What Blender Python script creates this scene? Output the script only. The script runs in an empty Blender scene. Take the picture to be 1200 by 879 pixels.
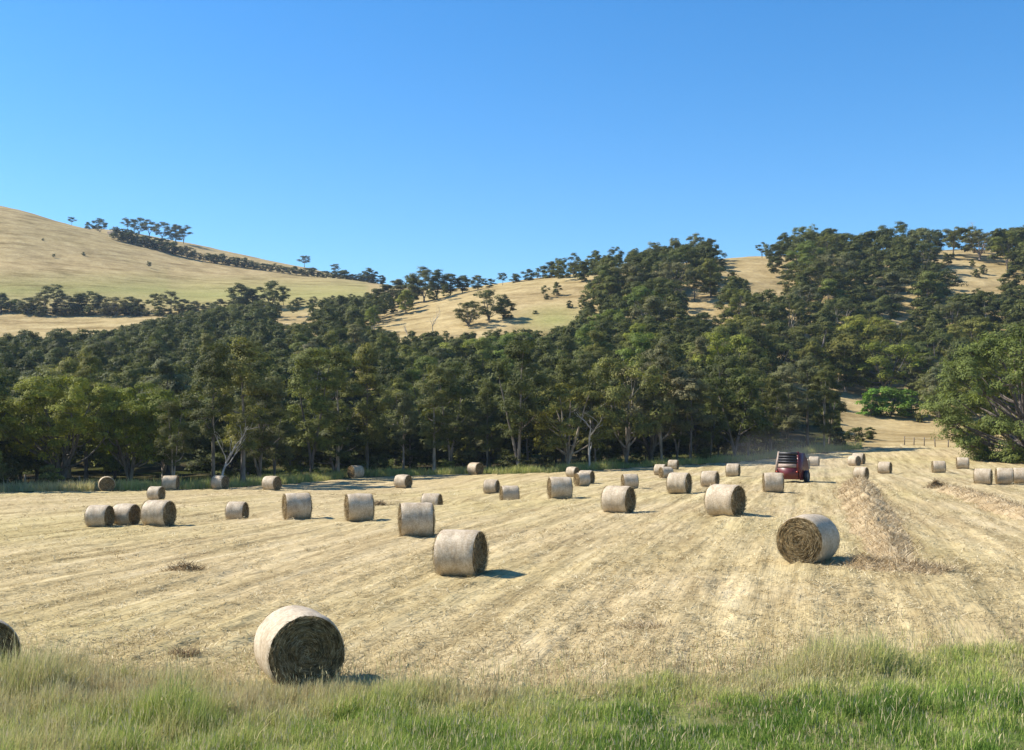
import bpy, math, random
import numpy as np
from mathutils import Vector

# ------------------------------------------------------------------ camera, sky, sun, exposure
scene = bpy.context.scene
COL = scene.collection
F, CX, HY, ZC = 1300.0, 600.0, 497.0, 4.1        # focal length in photo pixels, principal column, horizon row, eye height
cam_data = bpy.data.cameras.new('camera')
cam_data.sensor_width = 36.0
cam_data.lens = 36.0 * F / 1200.0
cam_data.shift_y = (HY - 439.5) / 1200.0
cam_data.clip_start, cam_data.clip_end = 0.1, 9000.0
cam = bpy.data.objects.new('camera', cam_data)
cam.location = (0, 0, ZC)
cam.rotation_euler = (math.radians(90), 0, 0)
COL.objects.link(cam)
scene.camera = cam

SUN_DIR = Vector((-1.0, 0.22, 0.95)).normalized()
SUN_EL = math.asin(SUN_DIR.z)
SUN_AZ = math.atan2(SUN_DIR.x, SUN_DIR.y)         # clockwise from +Y
world = bpy.data.worlds.new('World')
scene.world = world
world.use_nodes = True
wn, wl = world.node_tree.nodes, world.node_tree.links
wn.clear()
sky = wn.new('ShaderNodeTexSky')
sky.sky_type = 'NISHITA'
sky.sun_disc = False
sky.sun_elevation = SUN_EL
sky.sun_rotation = SUN_AZ
sky.altitude = 100
sky.air_density, sky.dust_density, sky.ozone_density = 1.0, 0.15, 4.5
hsv = wn.new('ShaderNodeHueSaturation')
hsv.inputs['Saturation'].default_value = 1.30
bg = wn.new('ShaderNodeBackground')
bg.inputs['Strength'].default_value = 0.11
wo = wn.new('ShaderNodeOutputWorld')
wl.new(sky.outputs[0], hsv.inputs['Color'])
wl.new(hsv.outputs[0], bg.inputs['Color'])
wl.new(bg.outputs[0], wo.inputs['Surface'])

sun_data = bpy.data.lights.new('sun', 'SUN')
sun_data.energy = 5.0
sun_data.angle = math.radians(0.5)
sun_data.color = (1.0, 0.93, 0.82)
sun = bpy.data.objects.new('sun', sun_data)
sun.rotation_euler = SUN_DIR.to_track_quat('Z', 'Y').to_euler()
COL.objects.link(sun)

scene.view_settings.view_transform = 'Standard'
scene.view_settings.look = 'None'
scene.view_settings.exposure = 0.82
scene.view_settings.gamma = 1.0
scene.view_settings.use_curve_mapping = False
scene.render.engine = 'CYCLES'
cy = scene.cycles
cy.max_bounces, cy.diffuse_bounces, cy.glossy_bounces = 6, 3, 2
cy.transmission_bounces, cy.transparent_max_bounces = 3, 6
cy.use_denoising = True

# ------------------------------------------------------------------ small numeric helpers
RNG = np.random.default_rng(11)
random.seed(5)

def hash2(ix, iy, s):
    n = (ix * 374761393 + iy * 668265263 + s * 1442695041) & 0x7fffffff
    n = ((n ^ (n >> 13)) * 1274126177) & 0x7fffffff
    n = n ^ (n >> 16)
    return (n & 0xffff) / 65535.0

def vnoise(x, y, s=0):
    x = np.asarray(x, float); y = np.asarray(y, float)
    ix = np.floor(x).astype(np.int64); iy = np.floor(y).astype(np.int64)
    fx = x - ix; fy = y - iy
    fx = fx * fx * (3 - 2 * fx); fy = fy * fy * (3 - 2 * fy)
    a = hash2(ix, iy, s); b = hash2(ix + 1, iy, s); c = hash2(ix, iy + 1, s); d = hash2(ix + 1, iy + 1, s)
    return (a * (1 - fx) + b * fx) * (1 - fy) + (c * (1 - fx) + d * fx) * fy - 0.5

def fbm(x, y, s=0, octv=4):
    r = 0.0; a = 1.0; f = 1.0
    for o in range(octv):
        r = r + a * vnoise(np.asarray(x) * f + 17.3 * o, np.asarray(y) * f - 9.1 * o, s + o)
        a *= 0.5; f *= 2.03
    return r

def unit(v):
    return v / np.maximum(np.linalg.norm(v, axis=-1, keepdims=True), 1e-9)

def in_poly(px, py, poly):
    px = np.asarray(px, float); py = np.asarray(py, float)
    r = np.zeros(px.shape, bool)
    n = len(poly)
    for i in range(n):
        x0, y0 = poly[i]; x1, y1 = poly[(i + 1) % n]
        if y0 == y1: continue
        cnd = ((y0 > py) != (y1 > py)) & (px < (x1 - x0) * (py - y0) / (y1 - y0) + x0)
        r ^= cnd
    return r

# ------------------------------------------------------------------ terrain
def zi(Y, py):                                     # height of a point seen on photo row py at depth Y
    return ZC + Y * (HY - py) / F

def drop(Y, d):
    return (Y, ZC - d)

NEARY = [14, 20, 30, 50, 80, 100, 120]
def near(ds):
    return [(1, 2.6), (5, 1.5), (9, 0.55)] + [drop(Y, d) for Y, d in zip(NEARY, ds)]
def far(pairs):
    return [(Y, zi(Y, p)) for Y, p in pairs]

PROF = {
 -1400: near([4.2, 4.3, 4.4, 4.7, 5.4, 6.0, 6.2]) + far([(150, 553), (200, 490), (260, 450), (400, 372), (550, 285), (650, 235), (900, 250), (2500, 480)]),
 -400: near([4.2, 4.25, 4.35, 4.6, 5.3, 5.9, 6.1]) + far([(150, 553), (200, 490), (260, 455), (330, 415), (400, 385), (440, 357), (550, 270), (650, 215), (720, 215), (900, 240), (2500, 480)]),
 0: near([4.2, 4.25, 4.35, 4.6, 5.3, 5.9, 6.1]) + far([(150, 553), (200, 495), (260, 458), (330, 418), (400, 385), (440, 357), (550, 290), (650, 238), (720, 240), (900, 266), (2500, 480)]),
 75: near([4.2, 4.2, 4.3, 4.6, 5.3, 5.9, 6.1]) + far([(150, 553), (200, 495), (260, 456), (330, 415), (400, 383), (440, 358), (550, 305), (650, 261), (720, 263), (900, 272), (2500, 480)]),
 140: near([4.2, 4.2, 4.3, 4.6, 5.3, 5.9, 6.1]) + far([(150, 553), (200, 495), (260, 455), (330, 412), (400, 381), (440, 361), (550, 316), (650, 278), (720, 280), (900, 266), (2500, 480)]),
 220: near([4.2, 4.2, 4.25, 4.55, 5.3, 5.9, 6.1]) + far([(150, 552), (200, 492), (260, 452), (330, 408), (400, 378), (440, 364), (550, 332), (650, 299), (720, 301), (900, 280), (2500, 480)]),
 300: near([4.2, 4.2, 4.2, 4.5, 5.3, 5.9, 6.05]) + far([(150, 550), (200, 490), (260, 450), (330, 402), (400, 370), (450, 353), (550, 334), (650, 313), (720, 315), (900, 300), (2500, 480)]),
 380: near([4.2, 4.2, 4.15, 4.4, 5.3, 6.0, 6.1]) + far([(150, 549), (200, 490), (260, 447), (330, 400), (400, 367), (450, 346), (550, 336), (650, 324), (720, 325), (900, 317), (2500, 480)]),
 440: near([4.15, 4.15, 4.1, 4.3, 5.2, 6.0, 6.05]) + far([(150, 548), (200, 490), (260, 440), (300, 397), (380, 370), (450, 343), (550, 337), (650, 332), (900, 331), (2500, 480)]),
 500: near([4.15, 4.15, 4.07, 4.2, 5.2, 5.95, 5.9]) + far([(150, 547), (200, 488), (260, 432), (300, 395), (380, 353), (420, 345), (500, 340), (650, 341), (900, 350), (2500, 480)]),
 600: near([4.1, 4.1, 4.0, 4.12, 4.8, 5.4, 5.4]) + far([(150, 545), (200, 487), (260, 430), (300, 392), (380, 336), (420, 333), (500, 336), (650, 345), (2500, 480)]),
 680: near([4.1, 4.05, 3.92, 4.05, 4.5, 5.05, 5.2]) + far([(150, 542), (200, 485), (260, 430), (300, 388), (380, 326), (420, 321), (500, 326), (650, 345), (2500, 480)]),
 760: near([4.05, 3.95, 3.85, 3.98, 4.35, 4.75, 5.0]) + far([(150, 540), (200, 482), (260, 425), (300, 380), (380, 320), (420, 312), (500, 320), (650, 345), (2500, 480)]),
 860: near([4.0, 3.9, 3.75, 3.85, 4.2, 4.6, 4.75]) + far([(150, 538), (200, 480), (260, 420), (300, 375), (380, 314), (420, 297), (500, 306), (650, 335), (2500, 480)]),
 950: near([3.9, 3.85, 3.65, 3.85, 4.2, 4.5, 4.6]) + far([(150, 534), (200, 496), (260, 440), (300, 392), (380, 318), (420, 296), (500, 303), (650, 330), (2500, 480)]),
 1050: near([3.9, 3.8, 3.6, 3.85, 4.2, 4.5, 4.4]) + far([(150, 529), (170, 521), (210, 499), (260, 452), (300, 404), (380, 320), (420, 300), (500, 304), (650, 330), (2500, 480)]),
 1130: near([3.9, 3.8, 3.6, 3.9, 4.3, 4.6, 4.4]) + far([(150, 529), (170, 520), (210, 498), (260, 450), (300, 402), (380, 312), (430, 290), (500, 296), (650, 330), (2500, 480)]),
 1200: near([3.9, 3.8, 3.6, 3.95, 4.4, 4.7, 4.5]) + far([(150, 531), (170, 520), (210, 498), (260, 448), (300, 400), (380, 315), (430, 292), (500, 296), (650, 330), (2500, 480)]),
 1600: near([3.8, 3.7, 3.6, 3.9, 4.4, 4.6, 4.4]) + far([(150, 528), (210, 490), (260, 440), (300, 395), (420, 275), (500, 285), (650, 330), (2500, 480)]),
 3200: near([3.8, 3.7, 3.6, 3.9, 4.4, 4.6, 4.4]) + far([(150, 528), (210, 490), (260, 440), (300, 395), (420, 275), (500, 285), (650, 330), (2500, 480)]),
}
C0, C1, NC = -1400.0, 3200.0, 231
LY0, LY1, NY = 0.0, math.log(2500.0), 420
_Y = np.exp(np.linspace(LY0, LY1, NY))
_keys = sorted(PROF)
_rows = np.array([np.interp(_Y, [p[0] for p in PROF[k]], [p[1] for p in PROF[k]]) for k in _keys])
_cg = np.linspace(C0, C1, NC)
TAB = np.array([np.interp(_cg, _keys, _rows[:, j]) for j in range(NY)]).T.copy()

def blur(a, sig, axis):
    r = int(sig * 3) + 1
    k = np.exp(-0.5 * (np.arange(-r, r + 1) / sig) ** 2); k /= k.sum()
    a = np.moveaxis(a, axis, 0)
    p = np.concatenate([np.repeat(a[:1], r, 0), a, np.repeat(a[-1:], r, 0)])
    o = sum(k[i] * p[i:i + a.shape[0]] for i in range(2 * r + 1))
    return np.moveaxis(o, 0, axis)
TAB = blur(blur(TAB, 1.2, 0), 2.0, 1)

HOLLOWS = []                                       # shallow dips in the field: (x, y, depth, radius)
def base_h(x, y):
    x = np.asarray(x, float); y = np.maximum(np.asarray(y, float), 1.0)
    c = np.clip((CX + F * x / y - C0) / (C1 - C0) * (NC - 1), 0, NC - 1.001)
    l = np.clip((np.log(y) - LY0) / (LY1 - LY0) * (NY - 1), 0, NY - 1.001)
    i = c.astype(int); j = l.astype(int); fc = c - i; fl = l - j
    z = (TAB[i, j] * (1 - fc) * (1 - fl) + TAB[i + 1, j] * fc * (1 - fl) + TAB[i, j + 1] * (1 - fc) * fl + TAB[i + 1, j + 1] * fc * fl)
    for hx, hy, dp, rd in HOLLOWS:
        z = z - dp * np.exp(-(((x - hx) ** 2 + (y - hy) ** 2) / rd ** 2) ** 2)
    return z

ROW = np.array([0.262, 0.965])                     # the mowing rows run this way
def across(x, y):
    return x * ROW[1] - y * ROW[0]
def along(x, y):
    return x * ROW[0] + y * ROW[1]

def micro(x, y):
    s = across(x, y); t = along(x, y)
    w = s + 0.35 * fbm(t / 9, s / 6, 40, 2)
    rows = 0.022 * np.cos(w * 2 * math.pi / 2.9) + 0.018 * np.cos(w * 2 * math.pi / 1.17 + 1.3)
    lump = 0.065 * fbm(s / 0.36, t / 0.8, 3, 3) * (1 + 0.8 * vnoise(s / 1.6, t / 6.0, 12)) + 0.035 * fbm(s / 2.3, t / 4.0, 8, 3)
    return rows + lump

def hit(px, py, y0=12.0, y1=500.0):                # where the sight line through photo pixel (px, py) meets the ground
    Y = np.linspace(y0, y1, 9000)
    pr = HY + F * (ZC - base_h(Y * (px - CX) / F, Y)) / Y
    k = np.argmax(pr <= py)
    Y = Y[k]
    return np.array([Y * (px - CX) / F, Y])

EDGE_PX = [(-400, 583), (-200, 580), (0, 577), (110, 576), (240, 573), (330, 568), (420, 559), (540, 556), (620, 555), (700, 551), (760, 547), (860, 542), (900, 538), (960, 531), (1005, 527)]
_edge = [(c, hit(c, p, 60)[1]) for c, p in EDGE_PX] + [(1060, 168.0), (1160, 152.0), (1200, 122.0), (1260, 112), (1600, 110)]
def edge_y(c):
    return np.interp(c, [e[0] for e in _edge], [e[1] for e in _edge])
def verge_y(c):
    return np.interp(c, [-400, 0, 150, 300, 450, 600, 780, 900, 960, 1080, 1200, 1600], [18.6, 18.2, 17.8, 17.0, 16.8, 16.5, 16.7, 17.2, 18.0, 18.1, 18.0, 18.6])

# ------------------------------------------------------------------ mesh helpers
def build(name, V, faces, mat=None, parent=None, attrs=None, smooth=False, link=True):
    me = bpy.data.meshes.new(name)
    V = np.ascontiguousarray(V, dtype=np.float32)
    faces = [np.asarray(f, dtype=np.int32) for f in faces if len(f)]
    nf = sum(len(f) for f in faces); nl = sum(f.size for f in faces)
    me.vertices.add(len(V)); me.vertices.foreach_set('co', V.ravel())
    me.loops.add(nl); me.loops.foreach_set('vertex_index', np.concatenate([f.ravel() for f in faces]))
    tot = np.concatenate([np.full(len(f), f.shape[1], np.int32) for f in faces])
    st = np.concatenate([[0], np.cumsum(tot)[:-1]]).astype(np.int32)
    me.polygons.add(nf); me.polygons.foreach_set('loop_start', st); me.polygons.foreach_set('loop_total', tot)
    if smooth:
        me.polygons.foreach_set('use_smooth', np.ones(nf, bool))
    for k, a in (attrs or {}).items():
        at = me.attributes.new(k, 'FLOAT', 'POINT')
        at.data.foreach_set('value', np.ascontiguousarray(a, np.float32))
    me.update(calc_edges=True)
    me.validate()
    if mat: me.materials.append(mat)
    if not link: return me
    o = bpy.data.objects.new(name, me)
    COL.objects.link(o)
    if parent: o.parent = parent
    return o

class Soup:                                        # collects pieces of ONE mesh
    def __init__(self):
        self.V, self.Q, self.T, self.A, self.n = [], [], [], [], 0
    def add(self, V, Q=(), T=(), a=0.0):
        V = np.asarray(V, float)
        if len(Q): self.Q.append(np.asarray(Q) + self.n)
        if len(T): self.T.append(np.asarray(T) + self.n)
        self.V.append(V)
        self.A.append(np.broadcast_to(np.asarray(a, float), (len(V),)))
        self.n += len(V)
    def arrays(self):
        return np.concatenate(self.V), (np.concatenate(self.Q) if self.Q else np.zeros((0, 4), int)), (np.concatenate(self.T) if self.T else np.zeros((0, 3), int)), np.concatenate(self.A)
    def build(self, name, mat, parent=None, smooth=False, link=True):
        V, Q, T, A = self.arrays()
        return build(name, V, [Q, T], mat, parent, {'tint': A}, smooth, link)
    def tube(self, pts, rad, seg=6, a=0.0, cap=False):
        pts = np.asarray(pts, float); n = len(pts); rad = np.broadcast_to(np.asarray(rad, float), (n,))
        tan = unit(np.gradient(pts, axis=0))
        ref = np.array([0, 0, 1.0]) if abs(tan[0][2]) < 0.9 else np.array([1.0, 0, 0])
        u = unit(np.cross(tan, ref)); v = np.cross(tan, u)
        th = np.linspace(0, 2 * math.pi, seg, endpoint=False)
        ring = u[:, None, :] * np.cos(th)[None, :, None] + v[:, None, :] * np.sin(th)[None, :, None]
        V = (pts[:, None, :] + ring * rad[:, None, None]).reshape(-1, 3)
        i = np.arange(n - 1)[:, None] * seg; j = np.arange(seg)[None, :]; j2 = (j + 1) % seg
        Q = np.stack([i + j, i + j2, i + seg + j2, i + seg + j], -1).reshape(-1, 4)
        T = []
        if cap:
            V = np.concatenate([V, pts[:1], pts[-1:]])
            k = np.arange(seg); k2 = (k + 1) % seg
            T = np.concatenate([np.stack([k2, k, np.full(seg, n * seg)], -1), np.stack([(n - 1) * seg + k, (n - 1) * seg + k2, np.full(seg, n * seg + 1)], -1)])
        self.add(V, Q, T, a)
    def box(self, lo, hi, a=0.0, taper=None):
        x0, y0, z0 = lo; x1, y1, z1 = hi
        V = np.array([[x0, y0, z0], [x1, y0, z0], [x1, y1, z0], [x0, y1, z0], [x0, y0, z1], [x1, y0, z1], [x1, y1, z1], [x0, y1, z1]], float)
        if taper is not None: V = taper(V)
        self.add(V, [[0, 3, 2, 1], [4, 5, 6, 7], [0, 1, 5, 4], [1, 2, 6, 5], [2, 3, 7, 6], [3, 0, 4, 7]], (), a)
    def prism(self, prof, x0, x1, a=0.0, taper=None):   # profile in (y, z), extruded along x
        n = len(prof); P = np.array(prof, float)
        V = np.concatenate([np.c_[np.full(n, x0), P], np.c_[np.full(n, x1), P]])
        if taper is not None: V = taper(V)
        k = np.arange(n); k2 = (k + 1) % n
        Q = np.stack([k, k2, n + k2, n + k], -1)
        c0 = V[:n].mean(0); c1 = V[n:].mean(0)
        V = np.concatenate([V, [c0], [c1]])
        T = np.concatenate([np.stack([k2, k, np.full(n, 2 * n)], -1), np.stack([n + k, n + k2, np.full(n, 2 * n + 1)], -1)])
        self.add(V, Q, T, a)

def blades(P, L, W, lean, az, nrm_az=None, a=0.0, curve=0.4, heights=None):
    """grass blades / straws rooted at P: returns V, Q, T, A of two-segment strips"""
    n = len(P)
    d = np.c_[np.cos(az) * np.sin(lean), np.sin(az) * np.sin(lean), np.cos(lean)]
    l2 = np.minimum(lean * (1 + curve) + 0.05, 1.62)
    d2 = np.c_[np.cos(az) * np.sin(l2), np.sin(az) * np.sin(l2), np.cos(l2)]
    if nrm_az is None: nrm_az = RNG.uniform(0, 2 * math.pi, n)
    sd = np.c_[np.cos(nrm_az), np.sin(nrm_az), np.zeros(n)] * (W / 2)[:, None]
    m = P + d * (L * 0.55)[:, None]; t = m + d2 * (L * 0.45)[:, None]
    V = np.stack([P - sd, P + sd, m + sd * 0.8, m - sd * 0.8, t], 1).reshape(-1, 3)
    b = np.arange(n)[:, None] * 5
    Q = b + np.array([[0, 1, 2, 3]]); T = b + np.array([[3, 2, 4]])
    return V, Q, T, np.repeat(np.broadcast_to(a, (n,)), 5)

def bmesh_ball(p, z, r):
    a = np.linspace(0, 2 * math.pi, 24, endpoint=False); b = np.linspace(-1.45, 1.45, 11)
    V = np.stack([np.cos(b)[:, None] * np.cos(a) * r[0] + p[0], np.cos(b)[:, None] * np.sin(a) * r[1] + p[1], np.sin(b)[:, None] * r[2] + 0 * a + z], -1).reshape(-1, 3)
    i = np.arange(10)[:, None] * 24; j = np.arange(24)[None, :]; k = (j + 1) % 24
    Q = np.stack([i + j, i + k, i + 24 + k, i + 24 + j], -1).reshape(-1, 4)
    V = np.concatenate([V, [[p[0], p[1], z - r[2]], [p[0], p[1], z + r[2]]]])
    j = np.arange(24); k = (j + 1) % 24; n = len(V)
    T = np.concatenate([np.stack([k, j, np.full(24, n - 2)], -1), np.stack([240 + j, 240 + k, np.full(24, n - 1)], -1)])
    return V, Q, T

def tag(o, label=None, category=None, group=None, kind=None):
    if label: o['label'] = label
    if category: o['category'] = category
    if group: o['group'] = group
    if kind: o['kind'] = kind
    return o

def empty(name, loc, rz=0.0):
    o = bpy.data.objects.new(name, None)
    o.location = loc; o.rotation_euler = (0, 0, rz); o.empty_display_size = 0.3
    COL.objects.link(o)
    return o

def copy_tree(o, parent=None):
    c = o.copy(); COL.objects.link(c); c.parent = parent
    for ch in list(o.children):
        copy_tree(ch, c)
    return c

# ------------------------------------------------------------------ materials
def mat_new(name):
    m = bpy.data.materials.new(name); m.use_nodes = True
    nt = m.node_tree; nt.nodes.clear()
    return m, nt.nodes, nt.links

def N(nodes, t, **kw):
    n = nodes.new(t)
    for k, v in kw.items():
        if k in ('op',): n.operation = v
        else: n.inputs[k].default_value = v
    return n

def ramp(nodes, stops):
    r = nodes.new('ShaderNodeValToRGB')
    e = r.color_ramp.elements
    while len(e) > 1: e.remove(e[-1])
    e[0].position, e[0].color = stops[0][0], (*stops[0][1], 1)
    for p, c in stops[1:]:
        k = e.new(p); k.color = (*c, 1)
    return r

def mix(nodes, links, fac, a, b, blend='MIX'):
    m = nodes.new('ShaderNodeMix'); m.data_type = 'RGBA'; m.blend_type = blend
    for s, v in ((m.inputs[0], fac), (m.inputs[6], a), (m.inputs[7], b)):
        if hasattr(v, 'links'): links.new(v, s)
        else: s.default_value = v if isinstance(v, float) else (*v, 1)
    return m.outputs[2]

def math_n(nodes, links, op, a, b=0.0, clamp=False):
    m = nodes.new('ShaderNodeMath'); m.operation = op; m.use_clamp = clamp
    for s, v in ((m.inputs[0], a), (m.inputs[1], b)):
        if hasattr(v, 'links'): links.new(v, s)
        else: s.default_value = v
    return m.outputs[0]

def foliage_mat(name, translucent=0.25):
    m, n, l = mat_new(name)
    oi = n.new('ShaderNodeObjectInfo')
    at = n.new('ShaderNodeAttribute'); at.attribute_name = 'tint'
    var = ramp(n, [(0.0, (0.5, 0.5, 0.5)), (0.5, (0.95, 0.95, 0.9)), (1.0, (1.7, 1.6, 1.25))])
    l.new(at.outputs['Fac'], var.inputs[0])
    col = mix(n, l, 1.0, oi.outputs['Color'], var.outputs[0], 'MULTIPLY')
    d = N(n, 'ShaderNodeBsdfPrincipled', Roughness=0.65)
    d.inputs['Specular IOR Level'].default_value = 0.15
    t = n.new('ShaderNodeBsdfTranslucent')
    l.new(col, d.inputs['Base Color'])
    l.new(mix(n, l, 1.0, col, (1.3, 1.35, 0.7), 'MULTIPLY'), t.inputs['Color'])
    ms = n.new('ShaderNodeMixShader'); ms.inputs[0].default_value = translucent
    l.new(d.outputs[0], ms.inputs[1]); l.new(t.outputs[0], ms.inputs[2])
    o = n.new('ShaderNodeOutputMaterial'); l.new(ms.outputs[0], o.inputs['Surface'])
    return m

def bark_mat(name, c0, c1):
    m, n, l = mat_new(name)
    tc = n.new('ShaderNodeTexCoord'); mp = n.new('ShaderNodeMapping'); mp.inputs['Scale'].default_value = (2.2, 2.2, 0.5)
    nz = N(n, 'ShaderNodeTexNoise', Scale=1.6, Detail=5.0)
    l.new(tc.outputs['Object'], mp.inputs[0]); l.new(mp.outputs[0], nz.inputs['Vector'])
    r = ramp(n, [(0.35, c0), (0.62, c1)]); l.new(nz.outputs['Fac'], r.inputs[0])
    oi = n.new('ShaderNodeObjectInfo')
    d = N(n, 'ShaderNodeBsdfPrincipled', Roughness=0.85)
    l.new(mix(n, l, 1.0, r.outputs[0], oi.outputs['Color'], 'MULTIPLY'), d.inputs['Base Color'])
    o = n.new('ShaderNodeOutputMaterial'); l.new(d.outputs[0], o.inputs['Surface'])
    return m

def blade_mat(name, stops, translucent=0.3):
    m, n, l = mat_new(name)
    at = n.new('ShaderNodeAttribute'); at.attribute_name = 'tint'
    r = ramp(n, stops); l.new(at.outputs['Fac'], r.inputs[0])
    d = N(n, 'ShaderNodeBsdfDiffuse'); t = n.new('ShaderNodeBsdfTranslucent')
    l.new(r.outputs[0], d.inputs[0]); l.new(r.outputs[0], t.inputs[0])
    ms = n.new('ShaderNodeMixShader'); ms.inputs[0].default_value = translucent
    l.new(d.outputs[0], ms.inputs[1]); l.new(t.outputs[0], ms.inputs[2])
    o = n.new('ShaderNodeOutputMaterial'); l.new(ms.outputs[0], o.inputs['Surface'])
    return m

def plain_mat(name, c, rough=0.5, metal=0.0, var=0.15, scale=8.0):
    m, n, l = mat_new(name)
    tc = n.new('ShaderNodeTexCoord'); nz = N(n, 'ShaderNodeTexNoise', Scale=scale, Detail=5.0)
    l.new(tc.outputs['Object'], nz.inputs['Vector'])
    r = ramp(n, [(0.3, tuple(x * (1 - var) for x in c)), (0.7, tuple(min(1, x * (1 + var)) for x in c))])
    l.new(nz.outputs['Fac'], r.inputs[0])
    d = N(n, 'ShaderNodeBsdfPrincipled', Roughness=rough, Metallic=metal)
    l.new(r.outputs[0], d.inputs['Base Color'])
    o = n.new('ShaderNodeOutputMaterial'); l.new(d.outputs[0], o.inputs['Surface'])
    return m

def rows_coord(n, l):
    """position turned so that x runs across the mowing rows"""
    g = n.new('ShaderNodeNewGeometry')
    mp = n.new('ShaderNodeMapping'); mp.vector_type = 'POINT'
    mp.inputs['Rotation'].default_value = (0, 0, math.atan2(ROW[0], ROW[1]))
    l.new(g.outputs['Position'], mp.inputs[0])
    return mp.outputs[0]

def field_mat():
    m, n, l = mat_new('cut_hay_field')
    v = rows_coord(n, l)
    def noise(scale, sc, detail=4.0, rough=0.6):
        mp = n.new('ShaderNodeMapping'); mp.inputs['Scale'].default_value = sc
        l.new(v, mp.inputs[0])
        z = N(n, 'ShaderNodeTexNoise', Scale=scale, Detail=detail, Roughness=rough)
        l.new(mp.outputs[0], z.inputs['Vector'])
        return z.outputs['Fac']
    streak = noise(1.0, (1.35, 0.07, 0.5), 5.0, 0.65)       # swath streaks along the rows
    fine = noise(1.0, (5.5, 0.22, 3.0), 5.0, 0.7)
    patch = noise(0.07, (1, 0.6, 1), 3.0)
    speck = noise(2.2, (1, 1, 1), 6.0, 0.75)
    base = ramp(n, [(0.36, (0.20, 0.145, 0.075)), (0.46, (0.34, 0.262, 0.14)), (0.55, (0.475, 0.375, 0.21)), (0.68, (0.61, 0.50, 0.305))])
    s = math_n(n, l, 'ADD', math_n(n, l, 'MULTIPLY', streak, 0.52), math_n(n, l, 'ADD', math_n(n, l, 'MULTIPLY', fine, 0.34), math_n(n, l, 'MULTIPLY', speck, 0.18)))
    l.new(s, base.inputs[0])
    gm = ramp(n, [(0.42, (0, 0, 0)), (0.62, (1, 1, 1))]); l.new(patch, gm.inputs[0])
    green = mix(n, l, 1.0, base.outputs[0], (0.90, 0.95, 0.74), 'MULTIPLY')
    c = mix(n, l, math_n(n, l, 'MULTIPLY', gm.outputs[0], 0.5), base.outputs[0], green)
    dk = ramp(n, [(0.26, (1, 1, 1)), (0.36, (0, 0, 0))]); l.new(speck, dk.inputs[0])
    c = mix(n, l, math_n(n, l, 'MULTIPLY', dk.outputs[0], 0.25), c, (0.22, 0.16, 0.08))
    d = N(n, 'ShaderNodeBsdfDiffuse'); l.new(c, d.inputs[0])
    bp = N(n, 'ShaderNodeBump', Strength=0.6, Distance=0.12)
    l.new(math_n(n, l, 'ADD', fine, speck), bp.inputs['Height']); l.new(bp.outputs[0], d.inputs['Normal'])
    o = n.new('ShaderNodeOutputMaterial'); l.new(d.outputs[0], o.inputs['Surface'])
    return m

def land_mat(name, stops, green, gscale=0.02, lo=0.4, hi=0.6, gattr=False, mul=1.0):
    m, n, l = mat_new(name)
    g = n.new('ShaderNodeNewGeometry')
    z = N(n, 'ShaderNodeTexNoise', Scale=0.12, Detail=8.0, Roughness=0.68); l.new(g.outputs['Position'], z.inputs['Vector'])
    r = ramp(n, stops); l.new(z.outputs['Fac'], r.inputs[0])
    z2 = N(n, 'ShaderNodeTexNoise', Scale=gscale, Detail=4.0); l.new(g.outputs['Position'], z2.inputs['Vector'])
    f = ramp(n, [(lo, (0, 0, 0)), (hi, (1, 1, 1))]); l.new(z2.outputs['Fac'], f.inputs[0])
    fac = f.outputs[0]
    if gattr:
        at = n.new('ShaderNodeAttribute'); at.attribute_name = 'tint'
        fac = math_n(n, l, 'ADD', math_n(n, l, 'MULTIPLY', fac, 0.15), at.outputs['Fac'], True)
    c = mix(n, l, fac, r.outputs[0], green)
    z3 = N(n, 'ShaderNodeTexNoise', Scale=0.9, Detail=6.0, Roughness=0.75); l.new(g.outputs['Position'], z3.inputs['Vector'])
    k = ramp(n, [(0.3, (0.72, 0.72, 0.72)), (0.7, (1.2, 1.2, 1.2))]); l.new(z3.outputs['Fac'], k.inputs[0])
    c = mix(n, l, 1.0, c, k.outputs[0], 'MULTIPLY')
    mc = n.new('ShaderNodeMapping'); mc.inputs['Scale'].default_value = (0.03, 0.03, 0.45); l.new(g.outputs['Position'], mc.inputs[0])
    z4 = N(n, 'ShaderNodeTexNoise', Scale=1.0, Detail=6.0, Roughness=0.7); l.new(mc.outputs[0], z4.inputs['Vector'])   # stock tracks and terraces along the contours
    k4 = ramp(n, [(0.36, (0.66, 0.63, 0.58)), (0.47, (1.0, 1.0, 1.0)), (0.7, (1.12, 1.12, 1.1))]); l.new(z4.outputs['Fac'], k4.inputs[0])
    c = mix(n, l, 1.0, c, k4.outputs[0], 'MULTIPLY')
    d = N(n, 'ShaderNodeBsdfDiffuse'); l.new(c, d.inputs[0])
    bp = N(n, 'ShaderNodeBump', Strength=0.5, Distance=0.6); l.new(z.outputs['Fac'], bp.inputs['Height']); l.new(bp.outputs[0], d.inputs['Normal'])
    o = n.new('ShaderNodeOutputMaterial'); l.new(d.outputs[0], o.inputs['Surface'])
    return m

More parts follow.
